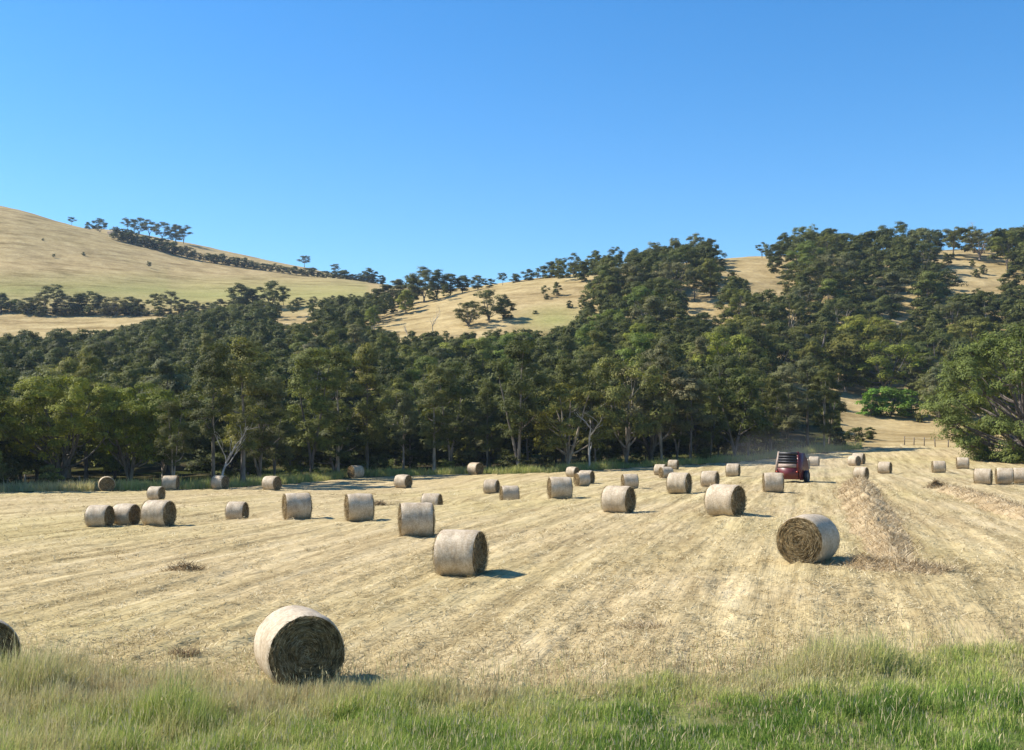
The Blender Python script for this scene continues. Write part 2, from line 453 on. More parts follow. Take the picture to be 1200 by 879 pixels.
def wrap_mat():
    m, n, l = mat_new('net_wrapped_hay')
    tc = n.new('ShaderNodeTexCoord')
    oi = n.new('ShaderNodeObjectInfo')
    off = n.new('ShaderNodeVectorMath'); off.operation = 'SCALE'
    cmb = n.new('ShaderNodeCombineXYZ')
    for i in range(3): l.new(oi.outputs['Random'], cmb.inputs[i])
    l.new(cmb.outputs[0], off.inputs[0]); off.inputs['Scale'].default_value = 37.0
    ad = n.new('ShaderNodeVectorMath'); ad.operation = 'ADD'
    l.new(tc.outputs['Object'], ad.inputs[0]); l.new(off.outputs[0], ad.inputs[1])
    def noise(scale, sc, detail=4.0):
        mp = n.new('ShaderNodeMapping'); mp.inputs['Scale'].default_value = sc
        l.new(ad.outputs[0], mp.inputs[0])
        z = N(n, 'ShaderNodeTexNoise', Scale=scale, Detail=detail, Roughness=0.65)
        l.new(mp.outputs[0], z.inputs['Vector']); return z.outputs['Fac']
    band = noise(1.0, (9, 1.8, 1.8)); blot = noise(2.6, (1, 1, 1), 5.0); fib = noise(22.0, (1, 1, 1), 3.0)
    r = ramp(n, [(0.30, (0.235, 0.165, 0.095)), (0.46, (0.40, 0.31, 0.20)), (0.60, (0.60, 0.50, 0.355))])
    s = math_n(n, l, 'ADD', math_n(n, l, 'MULTIPLY', band, 0.22), math_n(n, l, 'ADD', math_n(n, l, 'MULTIPLY', blot, 0.38), math_n(n, l, 'MULTIPLY', fib, 0.40)))
    l.new(s, r.inputs[0])
    d = N(n, 'ShaderNodeBsdfPrincipled', Roughness=0.6); d.inputs['Specular IOR Level'].default_value = 0.3
    l.new(r.outputs[0], d.inputs['Base Color'])
    bp = N(n, 'ShaderNodeBump', Strength=0.5, Distance=0.02)
    l.new(s, bp.inputs['Height']); l.new(bp.outputs[0], d.inputs['Normal'])
    o = n.new('ShaderNodeOutputMaterial'); l.new(d.outputs[0], o.inputs['Surface'])
    return m

def end_mat():
    m, n, l = mat_new('rolled_hay_end')
    tc = n.new('ShaderNodeTexCoord')
    sp = n.new('ShaderNodeSeparateXYZ'); l.new(tc.outputs['Object'], sp.inputs[0])
    dz = math_n(n, l, 'SUBTRACT', sp.outputs['Z'], 0.65)
    rr = math_n(n, l, 'SQRT', math_n(n, l, 'ADD', math_n(n, l, 'MULTIPLY', sp.outputs['Y'], sp.outputs['Y']), math_n(n, l, 'MULTIPLY', dz, dz)))
    ang = math_n(n, l, 'ARCTAN2', dz, sp.outputs['Y'])
    cmb = n.new('ShaderNodeCombineXYZ')
    l.new(math_n(n, l, 'MULTIPLY', rr, 30.0), cmb.inputs[0]); l.new(math_n(n, l, 'MULTIPLY', ang, 1.3), cmb.inputs[1]); l.new(sp.outputs['X'], cmb.inputs[2])
    z = N(n, 'ShaderNodeTexNoise', Scale=1.0, Detail=5.0, Roughness=0.7); l.new(cmb.outputs[0], z.inputs['Vector'])
    z2 = N(n, 'ShaderNodeTexNoise', Scale=9.0, Detail=6.0, Roughness=0.75); l.new(tc.outputs['Object'], z2.inputs['Vector'])
    s = math_n(n, l, 'ADD', math_n(n, l, 'MULTIPLY', z.outputs['Fac'], 0.45), math_n(n, l, 'MULTIPLY', z2.outputs['Fac'], 0.55))
    at = n.new('ShaderNodeAttribute'); at.attribute_name = 'tint'
    s = math_n(n, l, 'ADD', s, at.outputs['Fac'])
    r = ramp(n, [(0.36, (0.035, 0.022, 0.011)), (0.47, (0.12, 0.085, 0.042)), (0.57, (0.27, 0.19, 0.092)), (0.8, (0.52, 0.43, 0.26))])
    l.new(s, r.inputs[0])
    d = N(n, 'ShaderNodeBsdfDiffuse'); l.new(r.outputs[0], d.inputs[0])
    bp = N(n, 'ShaderNodeBump', Strength=0.8, Distance=0.03); l.new(s, bp.inputs['Height']); l.new(bp.outputs[0], d.inputs['Normal'])
    o = n.new('ShaderNodeOutputMaterial'); l.new(d.outputs[0], o.inputs['Surface'])
    return m

MAT_LEAF = foliage_mat('eucalypt_leaves', 0.25)
MAT_BARK = bark_mat('gum_bark', (0.16, 0.125, 0.09), (0.42, 0.37, 0.30))
MAT_DEADWOOD = bark_mat('bleached_wood', (0.26, 0.23, 0.19), (0.50, 0.46, 0.39))
MAT_FIELD = field_mat()
MAT_HILL = land_mat('dry_hill_grass', [(0.28, (0.25, 0.185, 0.088)), (0.5, (0.39, 0.295, 0.145)), (0.72, (0.50, 0.395, 0.21))], (0.255, 0.255, 0.09), 0.012, 0.45, 0.75, True)
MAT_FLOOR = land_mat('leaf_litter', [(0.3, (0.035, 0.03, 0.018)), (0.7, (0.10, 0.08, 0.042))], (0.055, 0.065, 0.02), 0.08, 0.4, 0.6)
MAT_VERGE = land_mat('verge_soil', [(0.3, (0.12, 0.10, 0.045)), (0.7, (0.26, 0.21, 0.10))], (0.10, 0.14, 0.035), 0.4, 0.4, 0.6)
MAT_WRAP, MAT_END = wrap_mat(), end_mat()
MAT_GRASS = blade_mat('verge_grass', [(0.0, (0.40, 0.31, 0.17)), (0.25, (0.56, 0.49, 0.27)), (0.5, (0.46, 0.45, 0.16)), (0.75, (0.34, 0.42, 0.095)), (1.0, (0.12, 0.20, 0.038))])
MAT_STRAW = blade_mat('straw', [(0.0, (0.18, 0.125, 0.06)), (0.4, (0.40, 0.315, 0.165)), (0.75, (0.57, 0.47, 0.27)), (1.0, (0.72, 0.62, 0.40))], 0.15)
MAT_HAYHEAP = blade_mat('heaped_hay', [(0.0, (0.13, 0.085, 0.042)), (0.4, (0.37, 0.275, 0.155)), (0.75, (0.53, 0.415, 0.25)), (1.0, (0.68, 0.57, 0.38))], 0.12)
MAT_RED = plain_mat('faded_red_paint', (0.105, 0.010, 0.011), 0.4, 0.0, 0.25, 4.0)
MAT_BELT = plain_mat('black_rubber', (0.022, 0.022, 0.026), 0.55, 0.0, 0.3)
MAT_STEEL = plain_mat('dusty_steel', (0.32, 0.29, 0.25), 0.55, 0.3, 0.25)
MAT_PANEL = plain_mat('dusty_panel_sunlit_arm', (0.30, 0.22, 0.17), 0.6, 0.0, 0.25)  # rear panel colour, also the sunlit look painted on the left arm
MAT_POST = plain_mat('weathered_timber', (0.20, 0.165, 0.125), 0.9, 0.0, 0.35, 6.0)
MAT_WIRE = plain_mat('fence_wire', (0.28, 0.27, 0.25), 0.5, 0.7)

# ------------------------------------------------------------------ bales: where each one lies (photo columns and rows, then real distance)
# (column, top row, bottom row, visible end, turn of that end towards us in degrees, part hidden in a dip, label)
BALES = [
 (350, 707, 800, 'R', 76, 0, 'biggest nearest hay bale with its dark shaded rolled end facing us, grass at its foot'),
 (-25, 716, 796, 'R', 78, 0, 'hay bale cut off by the picture edge, dark shaded end above the tall verge grass'),
 (947, 599, 658, 'L', 67, 0, 'hay bale showing its sunlit spiral end, beside the long heaped windrow'),
 (540, 617, 673, 'R', 20, 0, 'large hay bale alone mid field, pale side lit, dark end to the right'),
 (488, 586, 628, 'L', 3, 0, 'side-on hay bale without visible ends, just behind left of the large mid field bale'),
 (421, 576, 610, 'L', 8, 0, 'side-on hay bale with a thin sunlit left end, tiny hay clump on its right'),
 (348, 575.5, 608, 'L', 9, 0, 'side-on hay bale with a thin sunlit left end, leftmost of the three side-on bales'),
 (186, 584, 616, 'R', 30, 0, 'largest bale of the left cluster, dark end right, directly under a smaller farther bale'),
 (148, 590, 615, 'R', 33, 0, 'middle bale of the left cluster, tapering, dark end touching the largest one'),
 (117, 599, 617, 'R', 27, 0, 'low half-hidden bale at the far left end of the left cluster'),
 (183, 571, 584.5, 'R', 30, 0.12, 'small white-lit bale peeping over the largest bale of the left cluster'),
 (125, 557, 575.5, 'R', 88, 0, 'bale end-on at the tree edge, round tan face, under the big spreading tree'),
 (200, 556, 574, 'R', 14, 0, 'shaded bluish bale by the trees between the end-on bale and a half-lit one'),
 (258, 556, 573, 'R', 35, 0, 'bale at the tree shadow line, half in blue shade, brown end right'),
 (318.5, 556.5, 574.5, 'R', 35, 0, 'bale clear of the trees, bright side and brown end, left of the shaded dark bale'),
 (278, 591, 605, 'R', 20, 0.25, 'small low bale alone in the open between the left cluster and the side-on line'),
 (417, 544, 560, 'L', 35, 0, 'dark shaded bale with a glinting top tucked against the tree edge grass'),
 (472.5, 555, 572, 'R', 33, 0, 'bale with dark right end on the greener field, left of a flat half-sunk bale'),
 (506, 577, 590, 'R', 15, 0.45, 'pale flat bale top peeping out of a dip above the square-on bale'),
 (557, 541, 556, 'R', 42, 0, 'bale close against the long grass at the tree edge, tan end right'),
 (576, 560.5, 578, 'R', 17, 0, 'bale with a dark end, left partner of a low whitish half-hidden bale'),
 (597, 568, 584, 'L', 10, 0.28, 'low whitish half-hidden bale touching the right of a dark-ended one'),
 (656, 557, 584.5, 'L', 10, 0, 'side-on bale with a thin sunlit left end, in front of a little group of three'),
 (671, 546, 559, 'R', 30, 0, 'rearmost bale of the little group of three, at the shadow line'),
 (687, 550, 567, 'R', 22, 0, 'brighter bale with dark end at the right of the little group of three'),
 (682, 555, 569.5, 'L', 28, 0, 'front bale of the little group of three, grey side, lit left end'),
 (738, 554, 573, 'L', 12, 0, 'greyish bale half hidden behind a larger dark-ended bale'),
 (725, 567, 600.5, 'R', 24, 0, 'large dark-ended bale in front of a greyish side-on bale'),
 (774, 543, 557, 'R', 18, 0, 'left bale of the tight far trio near the tree trunks'),
 (780.5, 546, 560.5, 'L', 24, 0, 'front bale of the tight far trio near the tree trunks'),
 (789, 538, 550.5, 'R', 12, 0, 'rear bale of the tight far trio near the tree trunks'),
 (796, 552, 578, 'R', 18, 0, 'rough-wrapped bale in front of the tight far trio'),
 (832, 550.5, 570, 'R', 14, 0, 'bale right of the rough-wrapped one, behind the larger bale with a wide dark end'),
 (859, 542, 558.5, 'R', 8, 0, 'bale seen side-on alone at the field edge, left of the red baler'),
 (850, 565, 604, 'R', 28, 0, 'large bale with a wide dark oval end and a thin shadow, left of the windrow'),
 (906, 552, 577, 'L', 4, 0, 'bale standing square-on just in front of the red baler'),
 (942, 537, 550, 'R', 12, 0, 'bale just right of the red baler, touching its side in view'),
 (954, 534, 546, 'R', 6, 0, 'bale beyond and right of the red baler, second out from it'),
 (1001, 533, 545.5, 'R', 32, 0, 'bale in front of another, dark end right, above the windrow tip'),
 (1006, 530, 544, 'R', 15, 0, 'bale half hidden behind its neighbour, above the windrow tip'),
 (1009, 546, 562, 'R', 18, 0, 'bale at the far tip of the long windrow, half covered by hay'),
 (1037, 540, 555, 'R', 12, 0, 'bale alone in the rows right of the windrow tip'),
 (1100, 539, 554, 'L', 8, 0, 'lone bale below the post fence, nearer and left of the other lone one'),
 (1128, 535, 549.5, 'L', 4, 0, 'lone bale close below the post fence, farther and right of the other lone one'),
 (1152, 547.5, 567.5, 'R', 5, 0, 'left bale of the row of three at the right, below the light green tree'),
 (1177, 547, 567.5, 'L', 6, 0, 'middle bale of the row of three at the right, below the light green tree'),
 (1196.5, 547, 567, 'L', 2, 0, 'right bale of the row of three, cut by the picture edge'),
]
BALE_POS = []
for (c, t, b, side, ang, dip, lab) in BALES:
    b_vis = b
    if dip: b_vis = t + (b - t) / (1 - dip) * 1.0 if False else b
    p = hit(c, b_vis)
    D = (b - t) * p[1] / F / (1 - dip)
    if D < 1.0 or D > 1.6: print('bale', c, 'D', round(D, 2), 'Y', round(p[1], 1))
    D = float(np.clip(D, 1.05, 1.5))
    if dip:
        p = p * (1 + 0.9 / p[1])
        HOLLOWS.append((p[0], p[1], dip * D, 2.4))
    beta = math.atan2(c - CX, F)
    al = -beta + (math.radians(ang) if side == 'L' else -math.radians(ang))
    BALE_POS.append((p[0], p[1], D, al, lab, c))

# ------------------------------------------------------------------ ground sheets
def polar_grid(cols, Ys):
    cc, yy = np.meshgrid(cols, Ys)
    return yy * (cc - CX) / F, yy, cc

cols = np.arange(-760, 1960, 2.5)
inv = np.linspace(1 / 12.0, 1 / 236.0, 430)
Ys = 1 / inv
GX, GY, GC = polar_grid(cols, Ys)
ey, vy = edge_y(GC), verge_y(GC)
inside = 1 / (1 + np.exp((GY - ey - 2) / 2.0))
GZ = base_h(GX, GY) + micro(GX, GY) * inside + (1 - inside) * 0.25 * fbm(GX / 4, GY / 4, 77, 3)
nr, ncl = GX.shape
idx = np.arange(nr * ncl).reshape(nr, ncl)
quads = np.stack([idx[:-1, :-1], idx[:-1, 1:], idx[1:, 1:], idx[1:, :-1]], -1).reshape(-1, 4)
fY = GY.ravel()[quads].mean(1); fC = GC.ravel()[quads].mean(1)
fe = edge_y(fC) + 1.5 * fbm(fC / 14.0, fY * 0 + 3, 21, 3); fv = verge_y(fC) + 0.5 * fbm(fC / 25.0, fY * 0, 22, 3)
paddock = (fC > 985) & (fY > fe)
def zone(name, mask, mat, tint=None):
    q = quads[mask]
    u, invi = np.unique(q, return_inverse=True)
    V = np.c_[GX.ravel(), GY.ravel(), GZ.ravel()][u]
    o = build(name, V, [invi.reshape(q.shape)], mat, attrs={'tint': np.zeros(len(V)) if tint is None else tint(V)}, smooth=True)
    return tag(o, kind='structure')
zone('hay_field', (fY >= fv) & (fY < fe), MAT_FIELD)
zone('roadside_verge', fY < fv, MAT_VERGE)
zone('woodland_floor', (fY >= fe) & ~paddock, MAT_FLOOR)
zone('far_paddock', paddock, MAT_HILL)

hc = np.arange(-1400, 3200, 9.0)
hY = np.exp(np.linspace(math.log(229), math.log(1080), 200))
HX, HYY, HC = polar_grid(hc, hY)
HZ = base_h(HX, HYY) + np.clip((HYY - 240) / 60, 0, 1) * (1.8 * fbm(HX / 45, HYY / 45, 31, 5)) - 0.3 * (HYY < 236)
ridx = np.arange(HX.size).reshape(HX.shape)
hq = np.stack([ridx[:-1, :-1], ridx[:-1, 1:], ridx[1:, 1:], ridx[1:, :-1]], -1).reshape(-1, 4)
# greener, damper grass on the lower slope of the left hill and in the middle clearing's foot
pyh = HY + F * (ZC - HZ) / HYY
gl = np.clip(1 - np.abs(pyh - (346 - (HC < 200) * 6)) / 26, 0, 1) * (HC < 430) * (HC > -500) * 0.75
gl = np.maximum(gl, np.clip(1 - np.hypot((HC - 650) / 60, (pyh - 375) / 22), 0, 1) * 0.9)
tag(build('hillside', np.c_[HX.ravel(), HYY.ravel(), HZ.ravel()], [hq], MAT_HILL, attrs={'tint': gl.ravel()}, smooth=True), kind='structure')

# wide ground round and behind the viewpoint, under everything else
gx = np.linspace(-1200, 1200, 41); gy = np.linspace(-400, 12.0, 30)
gxx, gyy = np.meshgrid(gx, gy)
gi = np.arange(gxx.size).reshape(gxx.shape)
gq = np.stack([gi[:-1, :-1], gi[:-1, 1:], gi[1:, 1:], gi[1:, :-1]], -1).reshape(-1, 4)
gz = np.where(gyy > 11, -0.25, np.clip((12 - gyy) * 0.15, -0.2, 1.4))
tag(build('ground', np.c_[gxx.ravel(), gyy.ravel(), gz.ravel()], [gq], MAT_VERGE, attrs={'tint': np.zeros(gxx.size)}), kind='structure')

# ------------------------------------------------------------------ bales
def bale_meshes(seed):
    rg = np.random.default_rng(seed)
    R, W = 0.65, 1.12
    nx, ns = 25, 72
    th = np.linspace(0, 2 * math.pi, ns, endpoint=False)
    u = np.linspace(-1, 1, nx)
    xx = u * W / 2
    r = R * (1 - 0.055 * np.abs(u) ** 9)[:, None] + 0.024 * fbm(np.cos(th)[None, :] * 1.6 + seed, np.sin(th)[None, :] * 2 + u[:, None] * 2.5, seed, 3) + 0.005 * fbm(u * 6, u * 0 + seed, seed + 3, 3)[:, None]
    y = r * np.cos(th); z = r * np.sin(th)
    z = np.where(z < -0.89 * R, -0.89 * R + (z + 0.89 * R) * 0.2, z)       # settled under its own weight
    lift = -z.min()
    x2 = np.broadcast_to(xx[:, None], r.shape) + 0.012 * fbm(th[None, :] * 3, u[:, None] * 3, seed + 9, 2)
    V = np.stack([x2, y, z + lift], -1)
    i = np.arange(nx - 1)[:, None] * ns; j = np.arange(ns)[None, :]; j2 = (j + 1) % ns
    Q = np.stack([i + j, i + ns + j, i + ns + j2, i + j2], -1).reshape(-1, 4)
    wrap = build('net_wrap', V.reshape(-1, 3), [Q], MAT_WRAP, attrs={'tint': np.zeros(nx * ns)}, smooth=True, link=False)
    ends = []
    for sgn in (-1, 1):
        s = Soup()
        rim = V[-1 if sgn > 0 else 0]
        ctr = np.array([sgn * W / 2, 0, lift])
        nrg = 34
        f = np.linspace(1, 0.0, nrg)
        f[-1] = 0.012
        P = ctr + (rim - ctr)[None] * f[:, None, None]
        rad = f[:, None] * R
        turn = th[None, :] / (2 * math.pi)
        ridge = 0.007 * np.cos(2 * math.pi * (rad / 0.085 + turn) + 3 * fbm(np.cos(th)[None, :] * 1.5 + rad, np.sin(th)[None, :] * 1.5, seed + 7, 2)) + 0.045 * fbm(rad / 0.05 + turn * 0.5, th[None, :] * 1.6, seed + 4, 3)
        bulge = 0.05 * (1 - f[:, None] ** 2) - 0.06 * np.exp(-(rad / 0.09) ** 2)
        P[..., 0] = ctr[0] + sgn * (ridge * np.clip((1 - f[:, None]) * 12, 0, 1) + bulge) + (rim[:, 0] - ctr[0])[None] * f[:, None]
        k = np.arange(nrg - 1)[:, None] * ns
        Q = np.stack([k + j, k + j2, k + ns + j2, k + ns + j], -1) if sgn < 0 else np.stack([k + j, k + ns + j, k + ns + j2, k + j2], -1)
        Pv = P.reshape(-1, 3)
        s.add(np.concatenate([Pv, Pv[-ns:].mean(0, keepdims=True)]), Q.reshape(-1, 4), np.stack([(nrg - 1) * ns + np.arange(ns), (nrg - 1) * ns + (np.arange(ns) + 1) % ns, np.full(ns, nrg * ns)], -1), 0.0)
        n = 1500                                                            # loose straws sticking out along the coils
        a = rg.uniform(0, 2 * math.pi, n); q = np.sqrt(rg.uniform(0.0, 1, n)) * R * 0.96
        q[:120] = R * rg.uniform(0.93, 0.98, 120); q[120:170] = R * rg.uniform(0, 0.14, 50)
        P0 = np.c_[np.full(n, sgn * (W / 2 + 0.015)) + sgn * 0.045 * (1 - (q / R) ** 2), q * np.cos(a), q * np.sin(a) + lift]
        d = unit(np.c_[sgn * rg.uniform(0.1, 0.7, n), -np.sin(a) + rg.normal(0, .35, n), np.cos(a) + rg.normal(0, .35, n)])
        L = rg.uniform(0.04, 0.20, n); sd = unit(np.cross(d, np.c_[rg.normal(0, 1, (n, 3))])) * 0.004
        tip = P0 + d * L[:, None]; tip[:, 2] = np.maximum(tip[:, 2], 0.01)
        VV = np.stack([P0 - sd, P0 + sd, tip], 1).reshape(-1, 3)
        s.add(VV, (), np.arange(3 * n).reshape(-1, 3), np.repeat(rg.uniform(-0.05, 0.30, n), 3))
        ends.append(s.build('rolled_end', MAT_END, link=False, smooth=True))
    return wrap, ends
BALE_PROTOS = []
for sd in (2, 5, 8):
    wrap, ends = bale_meshes(sd)
    BALE_PROTOS.append((wrap, ends))

def ground_z(x, y):
    return float(base_h(x, y) + micro(x, y))

protos = []
for k, (x, y, D, al, lab, c) in enumerate(BALE_POS):
    if k < 3:
        root = empty('hay_bale', (0, 0, 0))
        w, e = BALE_PROTOS[k]
        for nm, me in (('net_wrap', w), ('rolled_end', e[0]), ('rolled_end', e[1])):
            o = bpy.data.objects.new(nm, me); COL.objects.link(o); o.parent = root
        protos.append(root)
    else:
        root = copy_tree(protos[k % 3])
    sc = D / 1.30
    root.location = (x, y, float(base_h(x, y)) - 0.035)
    root.rotation_euler = (0, 0, al)
    root.scale = (sc * (0.97 + 0.06 * ((k * 7) % 5) / 5), sc, sc)
    tag(root, lab, 'hay bale', 'round hay bales scattered over the field')

# ------------------------------------------------------------------ red baler seen from behind
bp = hit(922.5, 565.5)
byaw = -math.atan2(ROW[0], ROW[1]) + math.radians(-14)
root = empty('round_baler', (bp[0], bp[1], ground_z(*bp)), byaw)
bsc = 35.5 * bp[1] / F / 2.38
root.scale = (bsc,) * 3
tag(root, 'red round baler with black rollers on its tailgate, seen from behind in the field', 'baler')
def tp(V):
    V = np.array(V); V[:, 0] *= 1 - 0.16 * np.clip((V[:, 2] - 0.7) / 1.7, 0, 1); return V
side = [(0.30, 0.22), (0.06, 0.60), (0.0, 1.25), (0.22, 2.0), (0.55, 2.36), (2.0, 2.30), (2.75, 1.7), (2.95, 0.7), (2.4, 0.22)]
ctr = np.mean(side, 0)
inner = [tuple(ctr + (np.array(p) - ctr) * 0.93) for p in side]
s = Soup(); s.prism(inner, -0.90, 0.90, 0, tp); s.build('bale_chamber', MAT_BELT, root)
for sg in (-1, 1):
    s = Soup(); s.prism(side, sg * 0.90 if sg > 0 else -1.0, 1.0 if sg > 0 else -0.90, 0, tp)
    s.build('side_panel', MAT_RED, root)
    s = Soup(); fin = [(-0.10, 1.0), (0.02, 0.95), (0.42, 2.42), (0.30, 2.46)]
    s.prism(fin, sg * 0.80 if sg > 0 else -0.99, 0.99 if sg > 0 else -0.80, 0, tp); s.build('tailgate_arm', MAT_RED if sg > 0 else MAT_PANEL, root)  # left arm paler than its red twin: sunlight put into its colour
    w = empty('wheel', (sg * 1.14, 1.5, 0.48)); w.parent = root
    th = np.linspace(0, 2 * math.pi, 28, endpoint=False)
    prof = [(-0.15, 0.30), (-0.17, 0.42), (-0.12, 0.48), (0.12, 0.48), (0.17, 0.42), (0.15, 0.30)]
    V = np.array([[px_, r_ * math.cos(t_), r_ * math.sin(t_)] for t_ in th for px_, r_ in prof])
    m_ = len(prof); Q = [[a * m_ + b, a * m_ + (b + 1) % m_, ((a + 1) % 28) * m_ + (b + 1) % m_, ((a + 1) % 28) * m_ + b] for a in range(28) for b in range(m_)]
    s = Soup(); s.add(V, Q); s.build('tyre', MAT_BELT, w, True)
    s = Soup(); s.tube([(-0.10, 0, 0), (0.10, 0, 0)], [0.30, 0.30], 24, 0, True); s.tube([(-0.14, 0, 0), (0.14, 0, 0)], 0.08, 12, 0, True); s.build('rim', MAT_STEEL, w)
s = Soup()
s.prism([(0.10, 0.28), (0.02, 0.32), (-0.06, 0.72), (-0.06, 1.16), (0.0, 1.20), (0.16, 1.2), (0.22, 0.28)], -0.86, 0.86, 0, tp); s.build('tailgate', MAT_RED, root)
s = Soup(); s.prism([(-0.05, 1.225), (0.03, 1.50), (0.12, 1.50), (0.12, 1.225)], -0.76, 0.76, 0, tp); s.build('rear_panel', MAT_PANEL, root)
for zz, yy in ((1.66, 0.08), (1.86, 0.15), (2.06, 0.23)):
    s = Soup(); s.tube([(-0.72, yy, zz), (0.72, yy, zz)], 0.075, 14, 0, True); s.build('roller', MAT_BELT, root, True)
s = Soup(); s.box((-0.74, 0.22, 2.20), (0.74, 0.62, 2.41)); s.build('top_cover', MAT_BELT, root)
s = Soup(); s.box((-0.95, 1.40, 0.38), (0.95, 1.62, 0.54)); s.build('axle', MAT_STEEL, root)
s = Soup(); s.tube([(0, 2.7, 0.55), (0, 4.3, 0.5)], 0.09, 8, 0, True); s.build('drawbar', MAT_RED, root)
for sg in (-1, 1):
    s = Soup(); s.box((sg * 0.80 - 0.07, -0.10, 0.84), (sg * 0.80 + 0.07, -0.065, 0.94)); s.build('tail_light', plain_mat('lamp_lens', (0.45, 0.05, 0.02), 0.25), root)

# ------------------------------------------------------------------ trees
def leaf_quads(rg, centers, radii, nleaf, L, W, up=0.4, flat=0.68, droop=0.0, lobes=None):
    n = len(centers) * nleaf
    c = np.repeat(centers, nleaf, 0); r = np.repeat(radii, nleaf)
    d = unit(rg.normal(0, 1, (n, 3)))
    d[:, 2] = np.where(d[:, 2] < -0.35, -d[:, 2] * 0.7, d[:, 2]); d = unit(d)
    rr = rg.uniform(0.2, 1.0, n) ** 0.4
    ln = 1 + 0.35 * np.sin(d[:, 0] * 4 + c[:, 1] * 3) * np.cos(d[:, 1] * 4 + c[:, 0] * 3)
    p = c + d * (r * rr * ln)[:, None] * np.array([1, 1, flat])
    o_ = 0.0 if lobes is None else unit(p - np.repeat(lobes, nleaf, 0)) * 0.8
    nm = unit(d * 0.8 + o_ + rg.normal(0, 0.32, (n, 3)) + np.array([0, 0, up]))
    a = rg.normal(0, 1, (n, 3)) + np.array([0, 0, -droop]); a = unit(a - nm * (a * nm).sum(1, keepdims=True))
    b = np.cross(nm, a)
    sz = rg.uniform(0.7, 1.35, n)
    l_ = (L * sz)[:, None]; w_ = (W * sz)[:, None]
    V = np.stack([p - a * l_ * .5, p + b * w_ * .5, p + a * l_ * .5, p - b * w_ * .5], 1).reshape(-1, 3)
    tc = np.repeat(rg.uniform(0.2, 0.7, len(centers)), nleaf) + rg.normal(0, 0.14, n)
    return V, np.arange(4 * n).reshape(-1, 4), np.repeat(np.clip(tc, 0, 1), 4)

def curve_pts(p0, p1, bow, n=5):
    t = np.linspace(0, 1, n)[:, None]
    return p0 * (1 - t) + p1 * t + bow * (4 * t * (1 - t))

